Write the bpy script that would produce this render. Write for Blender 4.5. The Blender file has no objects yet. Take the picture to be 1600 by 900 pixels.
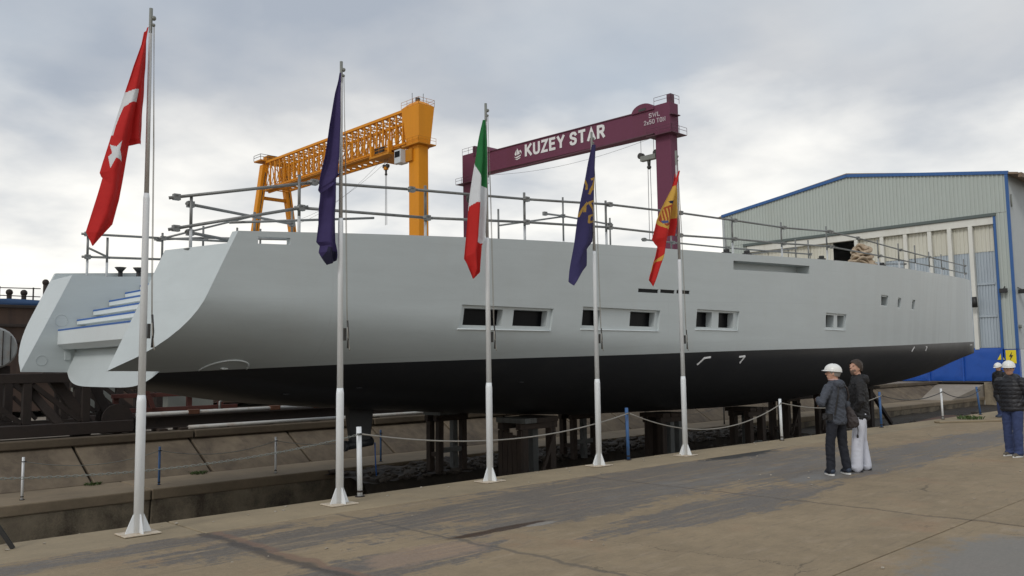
import bpy, bmesh, math, random
from mathutils import Vector, Matrix, noise as mnoise
random.seed(7)
SC = bpy.context.scene
COL = SC.collection

# ---------------------------------------------------------------- camera
cam_d = bpy.data.cameras.new('camera')
cam = bpy.data.objects.new('camera', cam_d); COL.objects.link(cam)
SC.camera = cam
cam_d.sensor_width = 36.0
cam_d.lens = 1320.0 / 1600.0 * 36.0
cam_d.clip_start = 0.1; cam_d.clip_end = 3000.0
_ang = math.atan(1370.0 / 1320.0)
_fh = Vector((math.cos(_ang), math.sin(_ang), 0))
_roll = math.atan(0.0142); _p = math.radians(5.125)
_F = Vector((_fh.x*math.cos(_p), _fh.y*math.cos(_p), math.sin(_p)))
_R0 = Vector((_fh.y, -_fh.x, 0)); _U0 = _R0.cross(_F)
_R = _R0*math.cos(_roll) - _U0*math.sin(_roll)
_U = _U0*math.cos(_roll) + _R0*math.sin(_roll)
cam.matrix_world = Matrix(((_R.x, _U.x, -_F.x, 0), (_R.y, _U.y, -_F.y, 0), (_R.z, _U.z, -_F.z, 1.75), (0, 0, 0, 1)))

# ---------------------------------------------------------------- exposure
SC.view_settings.view_transform = 'Standard'
SC.view_settings.look = 'None'
SC.view_settings.exposure = 0.0
SC.view_settings.gamma = 1.0
SC.view_settings.use_curve_mapping = False
try:
    SC.cycles.max_bounces = 6; SC.cycles.use_denoising = True
except Exception: pass

# ---------------------------------------------------------------- node helper
class NT:
    def __init__(s, tree): s.t = tree; s.n = tree.nodes; s.l = tree.links
    def __call__(s, kind, ins=None, **kw):
        nd = s.n.new(kind)
        for k, v in kw.items(): setattr(nd, k, v)
        for k, v in (ins or {}).items(): s.put(nd.inputs[k], v)
        return nd
    def put(s, sock, v):
        if isinstance(v, bpy.types.NodeSocket): s.l.new(v, sock)
        elif isinstance(v, bpy.types.Node): s.l.new(v.outputs[0], sock)
        else:
            if isinstance(v, (tuple, list)) and len(v) == 3 and sock.type == 'RGBA': v = (*v, 1)
            sock.default_value = v
    def math(s, op, a, b=0.0, clamp=False):
        nd = s('ShaderNodeMath', operation=op, use_clamp=clamp); s.put(nd.inputs[0], a); s.put(nd.inputs[1], b); return nd.outputs[0]
    def vmath(s, op, a, b=(0, 0, 0)):
        nd = s('ShaderNodeVectorMath', operation=op); s.put(nd.inputs[0], a); s.put(nd.inputs[1], b); return nd.outputs[0]
    def mix(s, f, a, b, mode='MIX'):
        nd = s('ShaderNodeMix', data_type='RGBA', blend_type=mode); nd.clamp_factor = True
        s.put(nd.inputs[0], f); s.put(nd.inputs[6], a); s.put(nd.inputs[7], b); return nd.outputs[2]
    def ramp(s, f, stops):
        nd = s('ShaderNodeMapRange', clamp=True); s.put(nd.inputs[0], f)
        nd.inputs[1].default_value, nd.inputs[2].default_value = stops; return nd.outputs[0]
    def noise(s, vec, scale, detail=4, rough=.55, dist=0.0):
        nd = s('ShaderNodeTexNoise'); s.put(nd.inputs['Vector'], vec); nd.inputs['Scale'].default_value = scale
        nd.inputs['Detail'].default_value = detail; nd.inputs['Roughness'].default_value = rough
        nd.inputs['Distortion'].default_value = dist; return nd.outputs[0]
    def xyz(s, v):
        nd = s('ShaderNodeSeparateXYZ'); s.put(nd.inputs[0], v); return nd.outputs
    def comb(s, x, y, z):
        nd = s('ShaderNodeCombineXYZ'); s.put(nd.inputs[0], x); s.put(nd.inputs[1], y); s.put(nd.inputs[2], z); return nd.outputs[0]

# ---------------------------------------------------------------- sky (overcast, pale towards the horizon) and veiled sun
SUN_EL, SUN_AZ = math.radians(38), math.radians(196)      # azimuth measured from +X towards +Y
w = bpy.data.worlds.new('World'); SC.world = w; w.use_nodes = True
T = NT(w.node_tree); T.n.clear()
sky = T('ShaderNodeTexSky', sky_type='NISHITA', sun_disc=False)
sky.sun_elevation = SUN_EL; sky.sun_rotation = math.pi/2 - SUN_AZ
sky.air_density = 1.2; sky.dust_density = 2.0
tc = T('ShaderNodeTexCoord')
d = tc.outputs['Generated']; dx, dy, dz = T.xyz(d)
el = T.math('MAXIMUM', dz, 0.0)
den = T.math('ADD', el, 0.22)
pv = T.comb(T.math('DIVIDE', dx, den), T.math('DIVIDE', dy, den), 0.0)
n1 = T.noise(T.vmath('ADD', pv, (3.1, 0.7, 0)), 1.15, 6, .48, .2)
n2 = T.noise(T.vmath('ADD', pv, (-1.3, 4.2, 2)), 3.0, 5, .5, .1)
n3 = T.noise(T.vmath('ADD', pv, (7.3, 1.2, 5)), 0.8, 3, .5)
cl = T.math('ADD', T.math('MULTIPLY', n1, .72), T.math('MULTIPLY', n2, .28))
lit = T.ramp(cl, (.39, .61))
cloud = T.mix(lit, (4.35, 4.80, 5.50), (7.1, 7.15, 7.2))
thin = T.math('MULTIPLY', T.ramp(n3, (.46, .62)), .6)
cloud = T.mix(thin, cloud, (5.1, 5.95, 6.9))
gel = T.math('ADD', el, T.math('MULTIPLY', T.math('SUBTRACT', .5, n2), .22))
glow = T.math('SUBTRACT', 1.0, T.ramp(gel, (.11, .31)), True)
glow = T.math('MULTIPLY', glow, T.math('ADD', .74, T.math('MULTIPLY', lit, .6)), True)
cloud = T.mix(glow, cloud, (11.3, 11.05, 10.45))
skyc = T.mix(.93, sky.outputs[0], cloud)
ground_dim = T.ramp(dz, (-.05, 0.0))
skyc = T.mix(ground_dim, (1.6, 1.5, 1.3), skyc)
bg = T('ShaderNodeBackground', {'Color': skyc, 'Strength': 0.1})
T('ShaderNodeOutputWorld', {'Surface': bg.outputs[0]})

sun_d = bpy.data.lights.new('sun', 'SUN'); sun_d.energy = 1.0; sun_d.angle = math.radians(15); sun_d.color = (1, .965, .91)
sun = bpy.data.objects.new('sun', sun_d); COL.objects.link(sun)
sd = Vector((math.cos(SUN_EL)*math.cos(SUN_AZ), math.cos(SUN_EL)*math.sin(SUN_AZ), math.sin(SUN_EL)))
sun.rotation_euler = sd.to_track_quat('Z', 'Y').to_euler()

# ---------------------------------------------------------------- materials
MATS = {}
def base_mat(name):
    m = bpy.data.materials.new(name); m.use_nodes = True
    t = NT(m.node_tree); bsdf = t.n['Principled BSDF']; MATS[name] = m
    return m, t, bsdf
def paint(name, col, rough=.5, var=.12, scale=3.0, dirt=None, dirt_amt=.0, bump=.0, bscale=40, metal=0.0, streak=False, fine=0.05, spec=.5):
    """Base colour with soft tonal variation, optional dirt patches (vertical streaks) and fine relief."""
    m, t, b = base_mat(name)
    pos = t('ShaderNodeNewGeometry').outputs['Position']
    n = t.noise(pos, scale, 5, .6)
    f = t.noise(pos, scale*14, 3, .6)
    k = t.math('ADD', t.math('MULTIPLY', t.math('SUBTRACT', n, .5), var*2.2), t.math('MULTIPLY', t.math('SUBTRACT', f, .5), fine*2))
    k = t.math('ADD', k, 1.0)
    c = t.vmath('MULTIPLY', t.comb(k, k, k), tuple(col))
    if dirt:
        v = t.vmath('MULTIPLY', pos, (1, 1, .12)) if streak else pos
        dn = t.ramp(t.noise(v, scale*2.3, 6, .65, .3), (.5, .72))
        c = t.mix(t.math('MULTIPLY', dn, dirt_amt), c, dirt)
    t.put(b.inputs['Base Color'], c)
    rr = t.math('ADD', rough - .08, t.math('MULTIPLY', n, .16))
    t.put(b.inputs['Roughness'], rr)
    b.inputs['Metallic'].default_value = metal
    b.inputs['Specular IOR Level'].default_value = spec
    if bump > 0:
        bp = t('ShaderNodeBump', {'Height': t.noise(pos, bscale, 4, .6), 'Strength': bump, 'Distance': .02})
        t.put(b.inputs['Normal'], bp.outputs[0])
    return m
def concrete(name, c1, c2, dark, stain_lo=.52, stain_hi=.72, stain=.8, stretch=(1, 1, 1), scale=1.0, ellipses=(), rough=.86, bump=.25):
    m, t, b = base_mat(name)
    pos = t('ShaderNodeNewGeometry').outputs['Position']
    big = t.noise(pos, .45*scale, 5, .6)
    mid = t.noise(pos, 2.4*scale, 6, .65)
    fin = t.noise(pos, 22*scale, 4, .7)
    grit = t.noise(pos, 120, 2, .6)
    c = t.mix(t.ramp(t.math('ADD', t.math('MULTIPLY', big, .6), t.math('MULTIPLY', mid, .4)), (.36, .64)), c1, c2)
    sv = t.vmath('MULTIPLY', pos, stretch)
    st = t.ramp(t.math('ADD', t.math('MULTIPLY', t.noise(sv, .8*scale, 7, .68, .4), .75), t.math('MULTIPLY', fin, .25)), (stain_lo, stain_hi))
    c = t.mix(t.math('MULTIPLY', st, stain), c, dark)
    k = t.math('ADD', .80, t.math('ADD', t.math('MULTIPLY', fin, .26), t.math('MULTIPLY', grit, .14)))
    c = t.vmath('MULTIPLY', c, t.comb(k, k, k))
    wet = None
    for (cx, cy, rx, ry, rot, col, amt) in ellipses:
        mp = t('ShaderNodeMapping', {'Vector': t.vmath('SUBTRACT', pos, (cx, cy, 0)), 'Rotation': (0, 0, -rot), 'Scale': (1/rx, 1/ry, 1)})
        mx = t.xyz(mp.outputs[0])
        ln = t('ShaderNodeVectorMath', operation='LENGTH'); t.put(ln.inputs[0], t.comb(mx[0], mx[1], 0.0))
        r = t.math('ADD', ln.outputs['Value'], t.math('MULTIPLY', t.math('SUBTRACT', t.noise(sv, 2.2, 6, .7), .5), 1.5))
        f = t.math('MULTIPLY', t.math('SUBTRACT', 1.0, t.ramp(r, (.75, 1.0))), amt)
        c = t.mix(f, c, col)
    t.put(b.inputs['Base Color'], c)
    t.put(b.inputs['Roughness'], t.math('SUBTRACT', rough, t.math('MULTIPLY', st, .22)))
    b.inputs['Specular IOR Level'].default_value = .35
    bp = t('ShaderNodeBump', {'Height': t.math('ADD', t.math('MULTIPLY', mid, .5), fin), 'Strength': bump, 'Distance': .02})
    t.put(b.inputs['Normal'], bp.outputs[0])
    return m

def apron_mat():
    """worn quay concrete: tan wearing surface, tar-dark streaks rubbed along the quay, crack lines, patches"""
    m, t, b = base_mat('apron_concrete')
    pos = t('ShaderNodeNewGeometry').outputs['Position']; P = t.xyz(pos)
    big = t.noise(pos, .5, 5, .6); mid = t.noise(pos, 3.0, 7, .68); fin = t.noise(pos, 26, 5, .7); grit = t.noise(pos, 150, 2, .6)
    sv = t.vmath('MULTIPLY', pos, (.22, 1.5, 1)); st = t.noise(sv, 2.6, 9, .70, .35)
    sv2 = t.vmath('MULTIPLY', pos, (.35, 1.1, 1)); st2 = t.noise(sv2, 5.5, 8, .72, .2)
    base = t.mix(t.ramp(t.math('ADD', t.math('MULTIPLY', big, .45), t.math('MULTIPLY', mid, .55)), (.36, .64)), (.322, .248, .157), (.226, .176, .113))
    base = t.mix(t.math('MULTIPLY', t.ramp(t.noise(sv, 9, 6, .72), (.54, .68)), .45), base, (.15, .12, .09))
    base = t.mix(t.math('MULTIPLY', t.ramp(st2, (.54, .70)), .5), base, (.37, .295, .21))
    base = t.mix(t.math('MULTIPLY', t.ramp(t.noise(pos, .9, 6, .65), (.56, .70)), .45), base, (.30, .19, .115))
    def ell(cx, cy, rx, ry, rot, soft=(.35, 1.15), wob=.9):
        mp = t('ShaderNodeMapping', {'Vector': t.vmath('SUBTRACT', pos, (cx, cy, 0)), 'Rotation': (0, 0, -rot), 'Scale': (1/rx, 1/ry, 1)})
        mx = t.xyz(mp.outputs[0]); ln = t('ShaderNodeVectorMath', operation='LENGTH'); t.put(ln.inputs[0], t.comb(mx[0], mx[1], 0.0))
        r = t.math('ADD', ln.outputs['Value'], t.math('MULTIPLY', t.math('SUBTRACT', mid, .5), wob*1.6))
        return t.math('SUBTRACT', 1.0, t.ramp(r, soft))
    # tar zones broken up by streaks
    zone = None
    for e in ((11.0, 7.7, 7.0, 1.45, -.02), (14.5, 6.4, 4.8, 1.1, .16), (9.2, 5.7, 2.8, .6, .30), (5.3, 7.9, 2.8, .6, .02), (7.6, 6.9, 2.2, .6, .05), (19, 6.3, 6, .9, .0), (3.2, 8.6, 2.4, .32, .04), (4.6, 6.3, 1.6, .5, .0)):
        v = ell(*e); zone = v if zone is None else t.math('MAXIMUM', zone, v)
    st3 = t.noise(t.vmath('MULTIPLY', pos, (.16, 2.2, 1)), 5.0, 9, .74, .3); bits = t.noise(pos, 9, 7, .75)
    sm = t.math('ADD', t.math('MULTIPLY', st, .30), t.math('ADD', t.math('MULTIPLY', st3, .42), t.math('MULTIPLY', bits, .28)))
    tar = t.math('MULTIPLY', t.ramp(t.math('ADD', t.math('MULTIPLY', zone, .30), sm), (.60, .675)), t.ramp(st3, (.34, .50)))
    c = t.mix(t.math('MULTIPLY', tar, .78), base, t.mix(t.ramp(fin, (.35, .7)), (.088, .082, .080), (.135, .128, .124)))
    grey = ell(11.6, 7.2, 3.4, .5, .02); c = t.mix(t.math('MULTIPLY', t.math('MULTIPLY', grey, t.ramp(st2, (.42, .6))), .6), c, (.19, .185, .175))
    for (e, col, amt) in (((14.1, 8.58, 1.35, .30, -.02), (.028, .027, .026), .92), ((6.25, 6.72, .85, .10, -.14), (.05, .028, .016), .95), ((6.75, 6.62, .28, .07, -.1), (.32, .30, .27), .6),
                          ((8.2, 2.2, 1.9, .95, .2), (.20, .198, .19), .8), ((5.0, 6.4, .8, .35, .7), (.36, .25, .17), .55), ((12.9, 6.1, 1.6, .32, .12), (.20, .195, .185), .6)):
        c = t.mix(t.math('MULTIPLY', ell(*e, soft=(.7, 1.0)), amt), c, col)
    # hairline cracking and pale chips
    vo = t('ShaderNodeTexVoronoi', feature='DISTANCE_TO_EDGE'); t.put(vo.inputs['Vector'], t.vmath('ADD', pos, t.vmath('MULTIPLY', t.comb(mid, big, 0.0), (.9, .9, 0)))); vo.inputs['Scale'].default_value = .42
    cr = t.math('MULTIPLY', t.math('SUBTRACT', 1.0, t.ramp(vo.outputs[0], (.001, .005))), t.ramp(t.noise(pos, .35, 3, .5), (.52, .62)))
    c = t.mix(t.math('MULTIPLY', cr, .55), c, (.05, .043, .035))
    chip = t.ramp(t.noise(t.vmath('MULTIPLY', pos, (.7, 1, 1)), 17, 3, .6), (.715, .76)); c = t.mix(t.math('MULTIPLY', chip, .55), c, (.45, .40, .32))
    # rubbed expansion joint and wandering cracks
    wx = t.math('ADD', P[0], t.math('MULTIPLY', t.math('SUBTRACT', t.noise(pos, 1.7, 5, .6), .5), .34))
    for x0, wd, col, amt in ((3.98, .075, (.07, .06, .055), .8), (4.1, .05, (.20, .125, .09), .7), (10.0, .03, (.10, .085, .07), .6), (5.62, .03, (.08, .075, .07), .55)):
        f = t.math('SUBTRACT', 1.0, t.ramp(t.math('ABSOLUTE', t.math('SUBTRACT', wx, x0)), (wd*.5, wd*1.5))); c = t.mix(t.math('MULTIPLY', f, amt), c, col)
    k = t.math('ADD', .70, t.math('ADD', t.math('MULTIPLY', fin, .36), t.math('MULTIPLY', grit, .24)))
    c = t.vmath('MULTIPLY', c, t.comb(k, k, k)); t.put(b.inputs['Base Color'], c)
    t.put(b.inputs['Roughness'], t.math('SUBTRACT', .88, t.math('MULTIPLY', tar, .3))); b.inputs['Specular IOR Level'].default_value = .35
    h = t.math('ADD', t.math('MULTIPLY', mid, .6), t.math('SUBTRACT', fin, t.math('MULTIPLY', tar, .25)))
    t.put(b.inputs['Normal'], t('ShaderNodeBump', {'Height': h, 'Strength': .4, 'Distance': .02}).outputs[0]); return m

def hull_mat():
    """grey-white primer over faired plating: long sanding marks, patches of a second coat, faint frame and strake lines"""
    m, t, b = base_mat('primer_paint')
    pos = t('ShaderNodeNewGeometry').outputs['Position']; P = t.xyz(pos)
    fair = t.noise(t.vmath('MULTIPLY', pos, (.35, 1, 2.2)), 1.6, 6, .62, .2); patch = t.noise(pos, .42, 4, .55); fine = t.noise(t.vmath('MULTIPLY', pos, (.5, 1, 3)), 14, 4, .65)
    k = t.math('ADD', .93, t.math('ADD', t.math('MULTIPLY', t.math('SUBTRACT', fair, .5), .20), t.math('ADD', t.math('MULTIPLY', t.math('SUBTRACT', patch, .5), .10), t.math('MULTIPLY', t.math('SUBTRACT', fine, .5), .06))))
    # a second coat rolled on in upright bands towards the bow, and thin plate seams
    band = t.noise(t.comb(P[0], 0.0, t.math('MULTIPLY', P[2], .12)), .9, 3, .6); fwd = t.ramp(P[0], (24, 40))
    k = t.math('ADD', k, t.math('MULTIPLY', t.math('MULTIPLY', t.math('SUBTRACT', t.ramp(band, (.46, .54)), .5), .07), fwd))
    fx = t.math('ABSOLUTE', t.math('SUBTRACT', t.math('FRACT', t.math('MULTIPLY', P[0], 1/3.1)), .5)); fz = t.math('ABSOLUTE', t.math('SUBTRACT', t.math('FRACT', t.math('MULTIPLY', t.math('SUBTRACT', P[2], t.math('MULTIPLY', P[0], .034)), 1/1.05)), .5))
    seam = t.math('MAXIMUM', t.math('SUBTRACT', 1.0, t.ramp(fx, (.003, .008))), t.math('SUBTRACT', 1.0, t.ramp(fz, (.008, .02))))
    k = t.math('SUBTRACT', k, t.math('MULTIPLY', seam, t.math('MULTIPLY', t.ramp(fair, (.4, .65)), .05)))
    c = t.vmath('MULTIPLY', t.comb(k, k, k), (.55, .60, .605))
    dust = t.ramp(t.noise(t.vmath('MULTIPLY', pos, (1, 1, .25)), 1.3, 6, .65), (.55, .78)); c = t.mix(t.math('MULTIPLY', dust, .22), c, (.47, .47, .44))
    t.put(b.inputs['Base Color'], c); t.put(b.inputs['Roughness'], t.math('ADD', .30, t.math('MULTIPLY', fair, .22))); b.inputs['Specular IOR Level'].default_value = .4
    t.put(b.inputs['Normal'], t('ShaderNodeBump', {'Height': t.math('ADD', fair, t.math('MULTIPLY', patch, 2.0)), 'Strength': .12, 'Distance': .02}).outputs[0]); return m

TAR = (.062, .06, .062)
M = dict(
 apron=apron_mat(),
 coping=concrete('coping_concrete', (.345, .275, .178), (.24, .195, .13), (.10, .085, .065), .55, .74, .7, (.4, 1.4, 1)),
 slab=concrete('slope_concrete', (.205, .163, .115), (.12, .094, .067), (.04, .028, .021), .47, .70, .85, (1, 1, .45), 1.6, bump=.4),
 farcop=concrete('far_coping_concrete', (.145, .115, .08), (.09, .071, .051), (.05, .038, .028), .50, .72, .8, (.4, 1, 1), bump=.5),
 ledge=concrete('ledge_concrete', (.27, .213, .145), (.185, .148, .102), (.09, .07, .055), .56, .8, .6, (.4, 1, 1)),
 wallc=concrete('trench_concrete', (.36, .305, .215), (.21, .172, .125), (.06, .047, .036), .44, .62, .88, (1, 1, .6), 1.2, bump=.8),
 yard=concrete('yard_concrete', (.34, .30, .25), (.25, .215, .175), (.15, .125, .10), .55, .75, .6),
 mud=concrete('slip_mud', (.070, .055, .040), (.038, .03, .023), (.018, .015, .012), .4, .66, .85, scale=2.0, bump=.8),
 brick=concrete('old_brick', (.16, .085, .06), (.10, .062, .048), (.04, .03, .026), .45, .68, .8, (1, 1, 3), 2.5, bump=.8),
 pebble=paint('quay_grit', (.36, .32, .26), .9, .5, 9),
 rock=paint('rubble_stone', (.075, .062, .05), .9, .35, 2.0, (.03, .026, .022), .6, .6),
 hull=hull_mat(),
 hull_w=paint('white_primer', (.68, .73, .735), .42, .04, .8, (.6, .62, .62), .3, fine=.02),
 antifoul=paint('antifouling_black', (.033, .036, .041), .42, .14, .7, (.052, .053, .054), .5, spec=.4, fine=.03),
 glass=paint('dark_glass', (.003, .0034, .0045), .3, .05, 2, spec=.08),
 tape=paint('blue_tape', (.022, .115, .40), .5, .15, 6),
 white_metal=paint('white_steel_paint', (.78, .81, .83), .4, .05, 2.5, (.50, .42, .32), .22, streak=True, spec=.45),
 rust_white=paint('rusty_white_plate', (.55, .48, .38), .7, .25, 8, (.30, .14, .05), .75),
 alu=paint('weathered_aluminium', (.56, .555, .54), .45, .10, 3, (.36, .32, .27), .3, metal=.3),
 rope=paint('old_rope', (.30, .285, .255), .9, .2, 20),
 blue_post=paint('blue_post_paint', (.045, .125, .30), .5, .2, 4, (.12, .09, .06), .35),
 scaf=paint('galvanised_tube', (.22, .225, .22), .5, .25, 3, (.11, .09, .075), .5, metal=.5),
 scaf_w=paint('pale_tube', (.55, .57, .58), .5, .15, 3, (.35, .33, .3), .4),
 timber=paint('old_dark_timber', (.046, .032, .024), .85, .35, 2.4, (.014, .012, .011), .7, .5, 30, streak=True),
 timber_g=paint('grey_weathered_timber', (.13, .135, .13), .85, .3, 2.4, (.05, .045, .04), .6, .5, 30, streak=True),
 rust_d=paint('dark_rusty_steel', (.030, .021, .017), .8, .35, 1.6, (.016, .013, .012), .7, .3),
 rust_r=paint('red_oxide_steel', (.10, .03, .022), .75, .3, 2, (.05, .025, .02), .6, .2),
 rust_b=paint('rusty_hull_plate', (.068, .042, .030), .8, .35, .9, (.035, .022, .018), .75, .3, 20, streak=True),
 pipe=paint('pale_pipe', (.50, .50, .48), .6, .15, 1.5, (.30, .20, .13), .5),
 clamp=paint('brown_clamp', (.13, .055, .03), .8, .25, 6),
 yellow=paint('crane_yellow', (.69, .265, .010), .55, .07, .12, (.50, .19, .015), .35, streak=True, spec=.25),
 yellow_d=paint('crane_yellow_weathered', (.52, .21, .016), .6, .12, .3, (.30, .11, .02), .5, spec=.2),
 purple=paint('crane_purple', (.142, .041, .076), .6, .06, .12, (.115, .034, .046), .35, streak=True, spec=.25),
 purple_d=paint('crane_purple_rail', (.10, .035, .055), .55, .1, .3),
 letter=paint('white_lettering', (.74, .74, .74), .55, .04, .3, (.55, .5, .5), .3),
 letter_f=paint('faded_lettering', (.52, .45, .48), .6, .1, .6, (.3, .2, .24), .5),
 steel_d=paint('dark_crane_steel', (.04, .038, .036), .6, .2, 1),
 steel_g=paint('grey_crane_block', (.20, .21, .19), .55, .15, 1),
 wire=paint('wire_rope', (.13, .13, .14), .6, .1, 1),
 cabin=paint('crane_cabin_white', (.55, .58, .60), .5, .1, .5),
 clad=paint('hangar_cladding', (.43, .475, .445), .5, .05, .15, (.36, .38, .34), .35, streak=True, fine=.03),
 clad_b=paint('hangar_door_beige', (.62, .61, .53), .55, .05, .3, (.45, .42, .33), .4, streak=True),
 clad_t=paint('translucent_sheet', (.42, .48, .53), .35, .08, .4, (.32, .37, .42), .5, streak=True),
 clad_s=paint('hangar_side_cladding', (.42, .45, .46), .5, .05, .2, (.34, .36, .36), .35, streak=True),
 blue=paint('hangar_blue', (.010, .078, .38), .45, .14, .5, (.006, .045, .24), .5, .15, 3),
 trim=paint('blue_trim', (.028, .105, .30), .5, .1, .5),
 post_w=paint('hangar_door_post', (.68, .68, .63), .55, .05, .4, (.45, .42, .34), .4, streak=True),
 head_d=paint('door_rail_dark', (.10, .125, .12), .6, .15, .4),
 soffit=paint('rusty_eave', (.22, .16, .11), .8, .2, .5),
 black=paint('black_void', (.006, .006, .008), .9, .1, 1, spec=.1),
 sign_y=paint('sign_yellow', (.78, .62, .02), .5, .06, 2),
 sign_k=paint('sign_black', (.03, .03, .03), .6, .05, 2),
 lamp=paint('floodlight_black', (.02, .02, .02), .5, .1, 3),
 sack=paint('burlap', (.42, .33, .235), .95, .3, 4, (.15, .11, .075), .7, .6, 40),
 orange=paint('orange_steel', (.55, .28, .06), .6, .2, 1.5),
 grass=paint('weed_green', (.06, .10, .025), .7, .4, 9),
 tarp=paint('blue_tarp', (.025, .07, .17), .6, .2, 1.5),
 dome=paint('frosted_dome', (.30, .31, .30), .45, .2, 2.5, (.25, .17, .12), .5),
 # clothing and skin
 skin=paint('skin', (.52, .30, .215), .55, .06, 9, spec=.35),
 hair=paint('dark_hair', (.042, .027, .018), .6, .3, 30),
 stubble=paint('dark_stubble', (.15, .095, .07), .7, .2, 30),
 hair_g=paint('grey_hair', (.22, .20, .18), .6, .3, 30),
 helmet=paint('white_helmet', (.80, .80, .77), .3, .03, 6),
 j_navy=paint('slate_jacket', (.058, .066, .085), .75, .15, 6, bump=.25, bscale=60),
 j_black=paint('black_jacket', (.0115, .0115, .0135), .7, .2, 6, bump=.3, bscale=50),
 j_puff=paint('black_quilted_jacket', (.013, .0135, .018), .5, .2, 6, bump=.2, bscale=50),
 t_navy=paint('dark_navy_trousers', (.0085, .0105, .018), .8, .2, 5, bump=.3, bscale=50),
 t_white=paint('white_trousers', (.62, .64, .72), .8, .06, 5, bump=.3, bscale=40),
 t_jean=paint('blue_jeans', (.034, .052, .135), .85, .22, 7, bump=.3, bscale=60),
 shoe_d=paint('navy_trainers', (.03, .045, .075), .6, .3, 20),
 shoe_b=paint('brown_shoes', (.11, .095, .075), .7, .2, 20),
 sole=paint('white_sole', (.68, .68, .66), .6, .05, 10),
 bag=paint('grey_brown_bag', (.045, .036, .036), .7, .2, 8, bump=.3, bscale=40),
 strap=paint('dark_strap', (.022, .021, .023), .7, .1, 8),
 collar=paint('pink_shirt', (.50, .33, .30), .8, .1, 8),
)
def cloth(name, col):
    m, t, b = base_mat(name)
    uv = t('ShaderNodeNewGeometry').outputs['Position']
    n = t.noise(uv, 7, 5, .6); f = t.noise(uv, 300, 2, .5)
    k = t.math('ADD', .82, t.math('ADD', t.math('MULTIPLY', n, .22), t.math('MULTIPLY', f, .14)))
    c = t.vmath('MULTIPLY', t.comb(k, k, k), col)
    t.put(b.inputs['Base Color'], c); b.inputs['Roughness'].default_value = .75
    b.inputs['Specular IOR Level'].default_value = .25
    tr = t('ShaderNodeBsdfTranslucent', {'Color': c})
    mx = t('ShaderNodeMixShader', {0: .28}); t.put(mx.inputs[1], b.outputs[0]); t.put(mx.inputs[2], tr.outputs[0])
    bp = t('ShaderNodeBump', {'Height': t.noise(uv, 16, 4, .55), 'Strength': .35, 'Distance': .02}); t.put(b.inputs['Normal'], bp.outputs[0])
    t.put(t.n['Material Output'].inputs['Surface'], mx.outputs[0])
    return m
FM = dict(red=cloth('flag_red', (.60, .028, .026)), white=cloth('flag_white', (.78, .80, .82)), violet=cloth('flag_violet', (.062, .046, .15)),
          dark=cloth('flag_fold_shade_crest', (.028, .026, .06)), green=cloth('flag_green', (.028, .20, .06)), crimson=cloth('flag_crimson', (.60, .03, .026)),
          gold=cloth('flag_gold', (.50, .31, .075)), yellow=cloth('flag_yellow', (.68, .42, .085)), maroon=cloth('flag_maroon', (.42, .085, .03)),
          blue=cloth('flag_blue', (.10, .13, .30)), indigo=cloth('flag_indigo', (.055, .048, .145)))

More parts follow.
